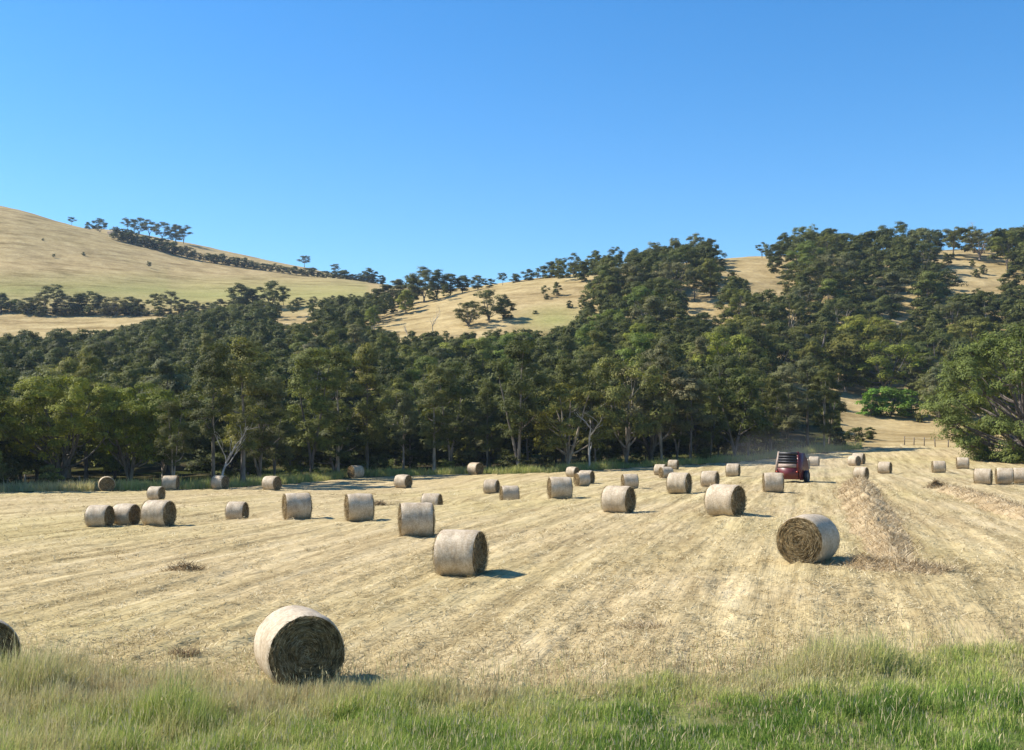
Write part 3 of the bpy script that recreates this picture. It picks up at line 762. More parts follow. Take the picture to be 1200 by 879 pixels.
def tree_meshes(seed, H, W, base, stems=1, split=0.3, nlobe=9, lr=1.7, per=8, cr=0.85, nleaf=150, L=0.26, LW=0.115, trunk_r=0.2, lean=0.3, top=0.5, limb_frac=0.5, inner=0.5, droop=0.0):
    """trunk, limbs and a crown of separate leafy boughs; base = height share where leaves begin, top = how far the crown narrows upward"""
    rg = np.random.default_rng(seed)
    wood, leaf = Soup(), Soup()
    zc = H * (base + 1) / 2; rz = H * (1 - base) / 2; rx = W / 2
    B = []
    for k in range(nlobe):
        hz = -0.88 + 1.83 * (k + 0.5) / nlobe + rg.uniform(-.09, .09)
        az = k * 2.39996 + rg.uniform(-.5, .5)
        prof = math.sqrt(max(0.03, 1 - abs(hz) ** 2.2)) * (1 - top * 0.45 * max(0, hz)) 
        q = prof * rx * rg.uniform(inner, 1.0) - lr * 0.35
        B.append((q * math.cos(az), q * math.sin(az), zc + hz * (rz - lr * 0.45), lr * rg.uniform(0.72, 1.25)))
    B = np.array(B)
    d = unit(rg.normal(0, 1, (nlobe * per, 3)) + np.array([0, 0, 0.25]))
    bl = np.repeat(B, per, 0)
    C = bl[:, :3] + d * (bl[:, 3] * rg.uniform(0.25, 1.0, len(bl)) ** 0.6)[:, None] * np.array([1, 1, 0.72])
    C[:, 2] = np.clip(C[:, 2], 0.3 * cr, H - 0.4 * cr)
    R = cr * rg.uniform(0.6, 1.3, len(C))
    sp = []
    z_split = H * split
    for k in range(stems):
        az = k * 2 * math.pi / stems + rg.uniform(-.5, .5)
        out = (0.0 if stems == 1 else W * 0.22 * rg.uniform(0.6, 1.3))
        tp_ = np.array([math.cos(az) * out + rg.normal(0, lean), math.sin(az) * out + rg.normal(0, lean), H * rg.uniform(0.76, 0.88)])
        t = np.linspace(0, 1, 9)
        wob = np.cumsum(rg.normal(0, 0.05 * W / 5, (9, 2)), 0) * t[:, None]
        tt = np.clip((t - split * 0.7) / (1 - split * 0.7), 0, 1) if stems > 1 else t
        pts = np.c_[tp_[0] * tt + wob[:, 0], tp_[1] * tt + wob[:, 1], -0.3 + (tp_[2] + 0.3) * t]
        r = trunk_r * (1 - 0.86 * t) * (1.0 if stems == 1 else 0.8); r[0] *= 1.45
        wood.tube(pts, r, 8, rg.uniform(0, 1)); sp.append((pts, r))
    def reach(c, rmax):
        best = None
        for pts, r in sp:
            dh = np.hypot(pts[:, 0] - c[0], pts[:, 1] - c[1])
            za = c[2] - dh * 0.75
            k = int(np.argmin(np.abs(pts[:, 2] - np.clip(za, z_split, pts[-2, 2])) + dh * 0.3))
            cost = np.linalg.norm(pts[k] - c)
            if best is None or cost < best[0]: best = (cost, pts[k], r[k])
        _, a, ra = best
        dist = np.linalg.norm(c - a)
        bow = np.array([0, 0, -0.10 * dist]) + rg.normal(0, 0.07 * dist, 3)
        r0 = min(ra * 0.65, rmax + dist * 0.02)
        P = curve_pts(a, c, bow, 7); wood.tube(P, np.linspace(r0, r0 * 0.35, 7), 5, rg.uniform(0, 1))
        return r0 * 0.35
    for k in range(nlobe):
        rb = reach(B[k, :3], 0.045)
        for q in rg.permutation(per)[:int(per * limb_frac)]:
            c = C[k * per + q]; a = B[k, :3]
            wood.tube(curve_pts(a, c, rg.normal(0, 0.12, 3), 4), np.linspace(rb, 0.015, 4), 4, rg.uniform(0, 1))
    V, Q, A = leaf_quads(rg, C, R, nleaf, L, LW, droop=droop, lobes=bl[:, :3] - np.array([0, 0, 0.4]))
    ok = V[::4, 2] > 0.02
    V = V.reshape(-1, 4, 3)[ok].reshape(-1, 3); A = A.reshape(-1, 4)[ok].ravel(); Q = np.arange(len(V)).reshape(-1, 4)
    leaf.add(V, Q, (), A)
    crown = leaf.build('crown', MAT_LEAF, link=False)
    trunk = wood.build('trunk', MAT_BARK, smooth=True, link=False)
    return crown, trunk, H, W

TYPES = {}
TYPES['tall'] = [tree_meshes(100 + i, 14.0, w, bs, stems=st, split=sp, nlobe=nb, lr=1.35, per=8, L=0.21, LW=0.095, nleaf=215, trunk_r=0.24, inner=0.45, top=0.7)
                 for i, (w, bs, st, sp, nb) in enumerate([(5.8, 0.22, 1, 0.3, 10), (7.0, 0.16, 2, 0.2, 12), (5.2, 0.30, 1, 0.34, 9), (7.6, 0.18, 3, 0.13, 12), (6.2, 0.10, 2, 0.24, 12), (5.0, 0.14, 1, 0.25, 10)])]
TYPES['round'] = [tree_meshes(200 + i, 10.0, w, bs, stems=st, split=0.18, nlobe=12, lr=1.55, per=9, cr=0.85, trunk_r=0.26, inner=0.6, top=0.15)
                  for i, (w, bs, st) in enumerate([(9.5, 0.16, 3), (8.5, 0.12, 2), (10.5, 0.18, 4)])]
TYPES['dense'] = [tree_meshes(300 + i, 10.0, w, bs, stems=st, split=0.15, nlobe=13, lr=1.4, per=8, cr=0.92, nleaf=140, trunk_r=0.2, inner=0.5, top=0.6, limb_frac=0.25, L=0.31, LW=0.14)
                  for i, (w, bs, st) in enumerate([(7.5, 0.0, 1), (8.5, 0.02, 2), (6.5, 0.0, 1), (9.0, 0.03, 2)])]
TYPES['open'] = [tree_meshes(400 + i, 10.0, w, bs, stems=st, split=0.22, nlobe=8, lr=1.35, per=7, cr=0.9, trunk_r=0.2, inner=0.6, top=0.1)
                 for i, (w, bs, st) in enumerate([(7.5, 0.34, 2), (6.5, 0.38, 1), (9.0, 0.36, 3)])]
TYPES['shrub'] = [tree_meshes(500 + i, 3.0, w, -0.15, stems=3, split=0.08, nlobe=8, lr=0.75, per=6, cr=0.45, nleaf=75, L=0.22, LW=0.11, trunk_r=0.07, inner=0.4, limb_frac=0.2, lean=0.1)
                  for i, w in enumerate([3.6, 3.0, 4.6])]
TYPES['spreading'] = [tree_meshes(600, 11.0, 13.5, 0.28, stems=6, split=0.10, nlobe=34, lr=1.7, per=9, cr=0.85, nleaf=210, L=0.21, LW=0.095, trunk_r=0.34, inner=0.62, top=-0.3, lean=0.6),
                      tree_meshes(601, 9.5, 10.5, 0.2, stems=4, split=0.12, nlobe=24, lr=1.6, per=9, cr=0.85, nleaf=210, L=0.21, LW=0.095, trunk_r=0.28, inner=0.6, top=-0.2, lean=0.5)]
TYPES['huge'] = [tree_meshes(610, 15.0, 20.0, -0.12, stems=5, split=0.08, nlobe=84, lr=1.9, per=9, cr=1.0, nleaf=150, trunk_r=0.42, inner=0.78, top=0.5, lean=0.8, droop=0.5)]

TINT = {'dark': (0.102, 0.112, 0.032), 'olive': (0.172, 0.176, 0.046), 'grey': (0.165, 0.160, 0.074), 'yellow': (0.235, 0.245, 0.044), 'green': (0.180, 0.215, 0.048), 'lime': (0.145, 0.180, 0.046), 'bright': (0.150, 0.250, 0.040)}

def jitter(col, s=0.14):
    k = 1 + random.uniform(-s, s)
    return (col[0] * k * (1 + random.uniform(-.08, .08)), col[1] * k, col[2] * k * (1 + random.uniform(-.12, .12)), 1.0)

FIRST = {}
def put_tree(name, kind, x, y, H, tint, label, category, group=None, wscale=1.0, variant=None, z=None, sink=0.1):
    vs = TYPES[kind]
    v = random.randrange(len(vs)) if variant is None else variant
    crown, trunk, h0, w0 = vs[v]
    root = empty(name, (x, y, (float(base_h(x, y)) if z is None else z) - sink), random.uniform(0, 6.28))
    s = H / h0
    root.scale = (s * wscale, s * wscale, s)
    c = bpy.data.objects.new('crown', crown); t = bpy.data.objects.new('trunk', trunk)
    for o in (c, t): COL.objects.link(o); o.parent = root
    c.color = jitter(TINT[tint]); g = random.choice([random.uniform(0.3, 0.6), random.uniform(0.3, 0.6), random.uniform(0.7, 1.15)]); t.color = (g, g * random.uniform(.93, 1), g * random.uniform(.86, 1), 1)
    tag(root, label, category, group)
    return root

def col_xy(c, Y): return Y * (c - CX) / F
def top_h(c, Y, top, base=None):                   # height of a tree at depth Y whose top shows on row `top`
    z = float(base_h(col_xy(c, Y), Y))
    return ZC + Y * (HY - top) / F - z

CLEAR = [
 [(440, 384), (448, 374), (520, 350), (600, 336), (690, 326), (676, 345), (664, 372), (640, 386), (610, 388), (560, 388), (520, 390), (480, 388)],
 [(846, 322), (854, 299), (884, 297), (900, 320), (920, 338), (905, 342), (882, 328), (862, 322)],
 [(802, 360), (815, 346), (838, 352), (835, 365)],
 [(1098, 298), (1106, 293), (1150, 299), (1176, 322), (1140, 338), (1126, 341), (1132, 322)],
 [(1028, 378), (1062, 356), (1064, 366), (1040, 380)],
 [(1008, 502), (1000, 530), (1170, 535), (1164, 515), (1145, 497), (1060, 495)],
 [(325, 374), (362, 364), (372, 368), (345, 380)],
]
TOPLIM = ([-400, 0, 30, 60, 110, 180, 200, 250, 280, 300, 340, 400, 440, 470, 520, 600, 640, 660, 700, 760, 830, 850, 890, 905, 940, 1060, 1200, 1600],
          [392, 390, 386, 384, 386, 374, 368, 360, 356, 354, 352, 346, 344, 340, 330, 335, 322, 310, 300, 290, 280, 300, 300, 285, 268, 266, 266, 250])

def clear_ok(c, Y, H, W):
    wpx = W * F / Y * 0.42
    z = float(base_h(col_xy(c, Y), Y))
    yt = HY + F * (ZC - z - H) / Y; yb = HY + F * (ZC - z - H * 0.2) / Y
    if yt < np.interp(c, *TOPLIM): return False
    cc = np.array([c - wpx, c, c + wpx] * 4); yy = np.repeat(np.linspace(yt + 2, yb, 4), 3)
    for P in CLEAR:
        if in_poly(cc, yy, P).any(): return False
    return True

HAND = []      # (name, kind, column, depth, top row, tint, label, group, wscale)
# ridge line on the right hill
for c, Y, t, k in [(655, 392, 302, 'dense'), (672, 398, 297, 'open'), (698, 405, 293, 'dense'), (722, 405, 289, 'open'), (745, 408, 291, 'dense'), (767, 412, 283, 'open'), (790, 408, 278, 'dense'), (815, 412, 274, 'round'), (833, 402, 279, 'dense'),
                   (893, 408, 284, 'open'), (918, 416, 272, 'dense'), (943, 414, 264, 'round'), (968, 418, 268, 'dense'), (992, 422, 271, 'round'), (1012, 425, 276, 'dense'), (1036, 422, 265, 'open'), (1056, 422, 260, 'round'), (1078, 424, 267, 'dense'),
                   (1102, 440, 274, 'open'), (1118, 440, 272, 'open'), (1138, 440, 275, 'open'), (1162, 430, 277, 'dense'), (1182, 420, 268, 'round'), (1204, 415, 263, 'round'), (1230, 415, 260, 'dense'), (1262, 415, 258, 'round')]:
    lab = {'dense': 'bushy dark tree standing on the skyline of the wooded right hill', 'open': 'open-crowned tree with sky showing through on the skyline of the wooded right hill', 'round': 'broad rounded tree standing tall on the skyline of the wooded right hill'}[k]
    HAND.append(('ridge_tree', k, c, Y, t, random.choice(['dark', 'dark', 'olive']), lab, 'trees along the right skyline', 1.0))
for c, Y, t, k in [(452, 398, 333, 'dense'), (466, 398, 327, 'dense'), (482, 394, 322, 'dense'), (497, 388, 313, 'round'), (512, 392, 316, 'round'), (528, 396, 320, 'dense'), (542, 398, 322, 'dense'), (560, 402, 322, 'dense'), (574, 404, 326, 'dense'), (589, 406, 319, 'open'), (604, 410, 320, 'dense'), (620, 410, 315, 'dense'), (634, 406, 312, 'round'), (646, 400, 306, 'dense'), (440, 400, 338, 'dense')]:
    lab = {'dense': 'bushy dark tree on the crest above the middle grassy slope', 'open': 'thin open tree on the crest above the middle grassy slope', 'round': 'tall rounded tree on the crest above the middle grassy slope'}[k]
    HAND.append(('ridge_tree', k, c, Y, t, random.choice(['dark', 'grey']), lab, 'trees along the crest of the middle slope', 1.5 if k == 'dense' else 1.15))
# left hill: trees on top
for c, Y, t, k, lab in [(84, 690, 254, 'open', 'sparse lone tree, first at the left on the bare left hilltop'), (103, 700, 260, 'dense', 'low dark tree left of the hilltop hut on the left hill'), (117, 700, 256, 'round', 'round dark tree just left of the hilltop hut on the left hill'),
                   (150, 850, 255, 'open', 'leftmost tree of the hilltop clump right of the hut'), (163, 860, 255, 'round', 'second tree of the hilltop clump right of the hut, round'), (175, 850, 258, 'open', 'thin tree in the middle of the hilltop clump'),
                   (190, 840, 260, 'round', 'broad dark tree right of centre in the hilltop clump'), (206, 840, 263, 'dense', 'low bushy tree near the right end of the hilltop clump'), (215, 830, 264, 'open', 'rightmost tree of the hilltop clump with a tilted crown'),
                   (357, 880, 299, 'open', 'tiny solitary umbrella tree on the bare left skyline'), (392, 880, 309, 'open', 'tiny second solitary tree on the left skyline, above the hedge end'), (433, 640, 314, 'round', 'small round tree at the right foot of the left skyline')]:
    HAND.append(('hilltop_tree', k, c, Y, t, 'dark', lab, 'trees on the left hilltop', 1.45))
# tree belt at the foot of the left hill
for c, t, k in [(-60, 345, 'dense'), (-40, 338, 'dense'), (-18, 344, 'round'), (2, 343, 'dense'), (18, 350, 'dense'), (34, 348, 'dense'), (50, 340, 'open'), (64, 333, 'open'), (78, 346, 'dense'), (92, 344, 'dense'), (105, 341, 'round'), (118, 346, 'dense'), (135, 348, 'round'), (152, 347, 'dense'), (163, 350, 'dense'), (182, 343, 'open'), (200, 340, 'open'), (214, 350, 'dense'),
                (228, 352, 'dense'), (243, 354, 'dense'), (258, 350, 'dense'), (284, 332, 'dense'), (296, 340, 'dense'), (318, 329, 'round'), (332, 336, 'open'), (350, 348, 'dense'), (368, 350, 'dense'), (390, 346, 'dense'), (412, 344, 'dense'), (430, 342, 'dense')]:
    lab = {'dense': 'bushy dark tree in the belt at the foot of the bare left hill', 'open': 'thin see-through tree in the belt at the foot of the bare left hill', 'round': 'round full tree in the belt at the foot of the bare left hill'}[k]
    HAND.append(('belt_tree', k, c, 425 + random.uniform(-6, 6), t, random.choice(['dark', 'grey', 'dark']), lab, 'tree belt below the left hill', {'dense': 1.7, 'round': 1.4, 'open': 1.2}[k]))
for c, Y, t, k in [(186, 384, 372, 'dense'), (200, 388, 367, 'round'), (213, 392, 366, 'dense'), (226, 394, 363, 'round'), (240, 395, 362, 'dense'), (254, 396, 360, 'dense'), (268, 397, 357, 'round'), (281, 398, 355, 'dense'), (294, 398, 356, 'dense'), (306, 398, 352, 'round')]:
    lab = {'dense': 'bushy tree at the top edge of the wood just below the left hill belt', 'round': 'rounded tree at the top edge of the wood just below the left hill belt'}[k]
    HAND.append(('woodland_tree', k, c, Y, t, random.choice(['dark', 'olive']), lab, 'trees closing the gap below the belt', 1.5))
OWN = [ # bold single trees
 ('spreading_gum', 'spreading', 72, 103, 440, 'yellow', 'wide spreading gum with pale curved limbs at the left woods edge, behind the end-on bale', None, 1.0),
 ('spreading_gum', 'spreading', 152, 109, 449, 'yellow', 'yellow-green domed gum right of the wide spreading one at the left woods edge', None, 0.95),
 ('spreading_gum', 'huge', 1205, 128, 378, 'lime', 'huge light green tree leaning over the fence at the right edge of the field', None, 1.0),
 ('spreading_gum', 'dense', 1150, 150, 455, 'lime', 'lower light green tree in front of the huge one at the right edge', None, 0.95),
 ('grey_bush_tree', 'dense', 1098, 214, 430, 'grey', 'grey-brown bushy tree at the top of the far dry paddock', None, 1.0),
 ('yellow_gum', 'round', 852, 190, 392, 'yellow', 'bright yellow-green crown in the woods above the trunks left of the baler', None, 0.9),
 ('pale_gum', 'tall', 752, 175, 383, 'green', 'tall light green gum with pale forked trunks rising above the dark front wood', None, 1.0),
 ('dark_tree', 'round', 573, 318, 340, 'dark', 'dark bushy tree alone low on the middle grassy slope', None, 1.25),
 ('dark_tree', 'dense', 593, 320, 350, 'dark', 'right lower tree joined to the lone bushy one on the grassy slope', None, 1.3),
 ('dark_tree', 'round', 549, 312, 352, 'dark', 'lower dark tree joined to the left of the lone bushy one on the grassy slope', None, 1.2),
]
for h in OWN: HAND.append(h)
SMALL = [(652, 352, 330, 'dense', 'small dark tree on the grassy slope, below the ridge trees'), (638, 350, 334, 'open', 'small thin tree left of another on the grassy slope')]
for c, Y, t, k, lab in SMALL: HAND.append(('small_tree', k, c, Y, t, 'dark', lab, None, 1.0))

occupied = [(col_xy(c_, 217), 217, 9.0) for c_ in (1015, 1030, 1044, 1058, 1070)]
n_tree = 0
for (nm, kind, c, Y, t, tint, lab, grp, ws) in HAND:
    x = col_xy(c, Y); H = max(2.5, top_h(c, Y, t))
    put_tree(nm, kind, x, Y, H, tint, lab, 'tree', grp, ws, (1 if 'domed' in lab else 0) if kind == 'spreading' else None)
    occupied.append((x, Y, 3.0 if Y > 200 else (15.0 if kind in ('spreading', 'huge') else 4.0))); n_tree += 1

# woods: candidates all over the valley side, kept where the photo shows wood
cand = []
def scatter(n, c0, c1, ya, yb, spacing, kinds):
    for _ in range(n):
        c = random.uniform(c0, c1); yl = float(ya(c)); yh = float(yb(c))
        if yh <= yl: continue
        Y = math.sqrt(random.uniform(yl * yl, yh * yh)); x = col_xy(c, Y)
        sp = spacing(Y)
        if any((x - a) ** 2 + (Y - b) ** 2 < (0.5 * (sp + s)) ** 2 for a, b, s in occupied): continue
        kind, H, tint, ws, zone_ = kinds(c, Y)
        v = random.randrange(len(TYPES[kind])); w = TYPES[kind][v][3] * H / TYPES[kind][v][2] * ws
        ok = False
        for f in (1, 0.85, 0.7, 0.55):
            if clear_ok(c, Y, H * f, w * f): ok = True; H *= f; break
        if not ok or H < 3: continue
        occupied.append((x, Y, sp)); cand.append([c, Y, x, kind, v, H, ws, tint, zone_])

def pick(pairs):
    r = random.random() * sum(w for _, w in pairs)
    for k, w in pairs:
        r -= w
        if r <= 0: return k
    return pairs[-1][0]
def front_kind(c, Y):
    return pick([('tall', 8), ('round', 1)]), random.uniform(9.5, 16.5) * (1 if c > 250 else 0.85), pick([('dark', 5), ('olive', 3), ('grey', 2)]), random.uniform(0.85, 1.15), 'front'
def mid_kind(c, Y):
    k = pick([('tall', 5), ('round', 3), ('dense', 3)])
    return k, random.uniform(11, 15) if k == 'tall' else random.uniform(9, 12), pick([('dark', 4), ('olive', 5), ('yellow', 1), ('green', 2), ('grey', 2)]), random.uniform(0.9, 1.2), 'mid'
def hill_kind(c, Y):
    k = pick([('dense', 5), ('round', 4), ('open', 1), ('tall', 1)])
    return k, random.uniform(8.0, 13.5), pick([('dark', 4), ('olive', 4), ('green', 1), ('yellow', 1), ('grey', 2)]), random.uniform(1.05, 1.35), 'hill'
def under_kind(c, Y):
    return 'dense', random.uniform(5.5, 9.5), pick([('dark', 5), ('olive', 2), ('grey', 1)]), random.uniform(1.1, 1.5), 'under'
scatter(3000, -200, 985, lambda c: edge_y(c) + 2.5, lambda c: edge_y(c) + 9, lambda Y: 3.9, front_kind)
scatter(4000, -240, 900, lambda c: edge_y(c) + 9, lambda c: edge_y(c) + 18, lambda Y: 3.3, under_kind)
scatter(9000, -260, 985, lambda c: edge_y(c) + 14, lambda c: np.interp(c, [0, 130, 200, 300, 440, 441, 890, 891, 985], [300, 320, 372, 395, 400, 300, 240, 155, 165]), lambda Y: 5.4, mid_kind)
scatter(9000, 440, 1450, lambda c: np.interp(c, [440, 900, 920, 1000, 1075, 1085, 1200, 1450], [290, 240, 236, 236, 226, 213, 213, 130]), lambda c: 425, lambda Y: 7.2, hill_kind)
scatter(500, 1165, 1450, lambda c: edge_y(c) + 8, lambda c: 212, lambda Y: 7.0, hill_kind)
# how much of each crown can be seen over the nearer ones
cand.sort(key=lambda r: r[1])
occ = np.zeros((440, 900), bool)                   # half-resolution picture, columns -300..1500
for r in cand:
    c, Y, x, kind, v, H, ws, tint, zn = r
    w = TYPES[kind][v][3] * H / TYPES[kind][v][2] * ws
    z = float(base_h(x, Y)); yt = (HY + F * (ZC - z - H) / Y) / 2; yb = (HY + F * (ZC - z) / Y) / 2
    xa = int((c - w * F / Y * 0.45 + 300) / 2); xb = int((c + w * F / Y * 0.45 + 300) / 2) + 1
    sl = (slice(max(0, int(yt)), max(1, int(yb) + 1)), slice(max(0, xa), min(900, xb)))
    blk = occ[sl]; r.append(int((~blk).sum()) if 0 < c < 1200 else int((~blk).sum()) * 0.3)
    sl2 = (slice(max(0, int(yt + (yb - yt) * 0.15)), max(1, int(yt + (yb - yt) * (1.0 if kind == 'dense' else 0.66)))), sl[1]); occ[sl2] = True
seen = sorted([r for r in cand if r[9] > 0 or r[8] == 'under'], key=lambda r: -r[9])
KEEP = 296 - n_tree
keep, rest = seen[:KEEP], seen[KEEP:]
print('trees', len(cand), 'seen', len(seen), 'kept', len(keep), 'rest', len(rest), 'hand', n_tree)
COLW = {'dark': 'dark green', 'olive': 'olive green', 'grey': 'grey-green', 'yellow': 'yellow-green', 'green': 'fresh green', 'lime': 'light green'}
SHP = {'tall': 'tall slender gum', 'round': 'broad-crowned gum', 'dense': 'bushy tree', 'open': 'open-crowned tree'}
def zone_text(c, zn, Y):
    if zn in ('front', 'under'):
        w = 'at the wood front ' if zn == 'front' else 'just inside the wood '
        for lim, t in ((150, 'behind the end-on bale'), (300, 'behind the half-lit bale'), (430, 'behind the shaded dark bale'), (540, 'left of the grass-edge bale'), (660, 'right of the grass-edge bale'), (760, 'behind the three grouped bales'), (880, 'behind the tight far trio'), (2000, 'behind the red baler')):
            if c < lim: return w + t
    if zn == 'mid':
        if Y < 175:
            return 'in the second rank of the wood, ' + ('left part' if c < 350 else 'middle part' if c < 650 else 'baler end')
        return 'high in the wood below ' + ('the left paddock' if c < 400 else 'the middle grassy slope' if c < 680 else 'the right hill')
    for lim, t in ((690, 'round the middle grassy slope'), (850, 'on the right hill\'s near shoulder'), (1000, 'on the right hill below the gap'), (1130, 'above the dry paddock'), (3000, 'above the huge light green tree')):
        if c < lim: return 'in the scattered wood ' + t
for r in keep:
    c, Y, x, kind, v, H, ws, tint, zn, vis = r
    put_tree({'front': 'gum_tree', 'under': 'understorey_tree', 'mid': 'woodland_tree', 'hill': 'hill_tree'}[zn], kind, x, Y, H, tint,
             COLW[tint] + ' ' + SHP[kind] + ' ' + zone_text(c, zn, Y), 'tree', COLW[tint] + ' ' + SHP[kind] + 's ' + zone_text(c, zn, Y), ws, v)
# the least visible remainder of the wood, one mass
def mesh_arrays(me):
    V = np.empty(len(me.vertices) * 3, np.float32); me.vertices.foreach_get('co', V); V = V.reshape(-1, 3)
    lt = np.empty(len(me.polygons), np.int32); me.polygons.foreach_get('loop_total', lt)
    vi = np.empty(len(me.loops), np.int32); me.loops.foreach_get('vertex_index', vi)
    A = np.empty(len(me.vertices), np.float32); me.attributes['tint'].data.foreach_get('value', A)
    return V, vi.reshape(-1, 4), A
if rest:
    s = Soup(); cache = {}
    for r in rest:
        c, Y, x, kind, v, H, ws, tint, zn, vis = r
        me = TYPES[kind][v][0]
        if me.name not in cache:
            V, Q, A = mesh_arrays(me)
            V = V.reshape(-1, 4, 3)[::3]; mid = V.mean(1, keepdims=True); V = mid + (V - mid) * 1.7     # fewer, larger leaf sprays
            cache[me.name] = (V.reshape(-1, 3), np.arange(V.size // 3).reshape(-1, 4), A.reshape(-1, 4)[::3].ravel())
        V, Q, A = cache[me.name]
        sc = H / TYPES[kind][v][2]; a = random.uniform(0, 6.28); ca, sa = math.cos(a), math.sin(a)
        P = np.c_[(V[:, 0] * ca - V[:, 1] * sa) * sc * ws + x, (V[:, 0] * sa + V[:, 1] * ca) * sc * ws + Y, V[:, 2] * sc + float(base_h(x, Y))]
        s.add(P, Q, (), np.clip(A + random.uniform(-.1, .1), 0, 1))
    o = s.build('distant_woods', MAT_LEAF); o.color = (*TINT['dark'], 1)
    tag(o, 'mass of half-hidden tree tops filling the gaps of the wood', 'woods', None, 'stuff')

# ------------------------------------------------------------------ shrubs: diagonal hedge on the left hill, bushes at the wood's edge
rowc = np.linspace(142, 446, 44)
for i, c in enumerate(rowc):
    cpy = np.interp(c, [140, 220, 300, 360, 440], [281, 303, 318, 327, 335])
    Y = 648 - (c - 140) * 0.02
    x = col_xy(c, Y)
    hh = random.uniform(4.0, 7.0) * (1.15 if c < 230 else 0.85)
    put_tree('hedge_shrub', 'shrub', x, Y, hh, random.choice(['dark', 'dark', 'grey']), 'dark scrubby bush in the diagonal hedge line crossing the left hill', 'shrub', 'hedge bushes on the left hill', random.uniform(1.1, 1.5))
for i, c in enumerate(np.linspace(-50, 300, 32)):
    c = c + random.uniform(-5, 5)
    put_tree('belt_bush', 'shrub', col_xy(c, 421), 421 + random.uniform(-3, 5), random.uniform(2.6, 5.0), random.choice(['dark', 'dark', 'grey', 'olive']), 'low bush under the tree belt at the foot of the left hill', 'shrub', 'bushes under the tree belt', random.uniform(1.2, 1.7))
for c, py, hpx, lab in [(50, 283, 4, 'tiny dark bush highest on the open left hill face'), (63, 301, 4, 'tiny dark bush lower left on the open left hill face'), (98, 300, 5, 'small dark bush mid way on the open left hill face'), (175, 312, 6, 'largest lone bush on the open left hill face')]:
    p = hit(c, py, 430, 700); x, Y = p
    put_tree('hill_shrub', 'shrub', x, Y, hpx * Y / F, 'dark', lab, 'shrub', None, 0.9)
for c, py, hpx, lab in [(1112, 309, 14, 'upper rounded shrub in the bare gap near the right skyline'), (1144, 325, 10, 'lower left shrub in the bare gap near the right skyline'), (1153, 321, 11, 'lower right shrub in the bare gap near the right skyline'), (1140, 312, 8, 'smallest shrub in the bare gap near the right skyline'),
                         (858, 326, 10, 'shrub at the foot of the bare gap on the right hill'), (846, 316, 13, 'dark shrub on the left side of the bare gap on the right hill'), (668, 362, 10, 'shrub on the right edge of the middle grassy slope'), (627, 369, 6, 'tiny shrub low on the middle grassy slope'), (640, 352, 8, 'tiny shrub half way up the middle grassy slope')]:
    p = hit(c, py, 250, 520); x, Y = p
    put_tree('hill_shrub', 'shrub', x, Y, hpx * Y / F, 'dark', lab, 'shrub', None, 1.0)
for c, Y, hpx, tint, lab in [(1020, 216, 32, 'bright', 'left bush of the bright green thicket at the top of the dry paddock'), (1043, 217, 38, 'bright', 'middle bush of the bright green thicket at the top of the dry paddock'), (1066, 218, 32, 'bright', 'right bush of the bright green thicket at the top of the dry paddock'),
                             (1078, 211, 12, 'olive', 'brownish low bush at the top edge of the dry paddock')]:
    put_tree('thicket_bush', 'shrub', col_xy(c, Y), Y, hpx * Y / F, tint, lab, 'shrub', None, 1.25 if hpx > 15 else 1.0)
for i in range(26):
    c = random.uniform(-60, 960); Y = float(edge_y(c)) + random.uniform(2.0, 6.5)
    while any(abs(c - q[5]) < 24 and q[1] > 85 for q in BALE_POS): c = random.uniform(-60, 960); Y = float(edge_y(c)) + random.uniform(2.0, 6.5)
    put_tree('edge_shrub', 'shrub', col_xy(c, Y), Y, random.uniform(1.2, 3.0), random.choice(['dark', 'olive', 'green']), 'low scrubby bush under the front trees at the wood edge', 'shrub', 'bushes under the front trees', random.uniform(0.8, 1.2))
for c, Y, hh, lab in [(1003, 172, 2.4, 'dark bush on the left corner of the dry paddock'), (1018, 176, 2.0, 'lower dark bush right on the left corner of the dry paddock'), (985, 160, 3.0, 'dark bush by the trunks left of the dry paddock')]:
    put_tree('corner_shrub', 'shrub', col_xy(c, Y), Y, hh, 'dark', lab, 'shrub', None, 1.2)

# ------------------------------------------------------------------ dead trees
def dead_tree(seed, H, spread, r0):
    rg = np.random.default_rng(seed); s = Soup()
    def grow(p, d, L, r, lev):
        n = 6; pts = [p]; dd = d.copy()
        for k in range(n - 1):
            dd = unit(dd + rg.normal(0, 0.13, 3)); pts.append(pts[-1] + dd * L / (n - 1))
        pts = np.array(pts); s.tube(pts, np.linspace(r, r * 0.5, n), 6 if lev < 2 else 4, rg.uniform(0, 1))
        if lev == 3: return
        for q in range(3 if lev else 4):
            i = rg.integers(2, n); az = rg.uniform(0, 6.28)
            nd = unit(dd * 0.8 + spread * np.array([math.cos(az), math.sin(az), rg.uniform(-.1, .6)]))
            grow(pts[i], nd, L * rg.uniform(0.45, 0.7), r * 0.5 * rg.uniform(.8, 1), lev + 1)
    grow(np.array([0, 0, -0.2]), np.array([0, 0, 1.0]), H * 0.55, r0, 0)
    return s.build('dead_tree', MAT_DEADWOOD, smooth=True)
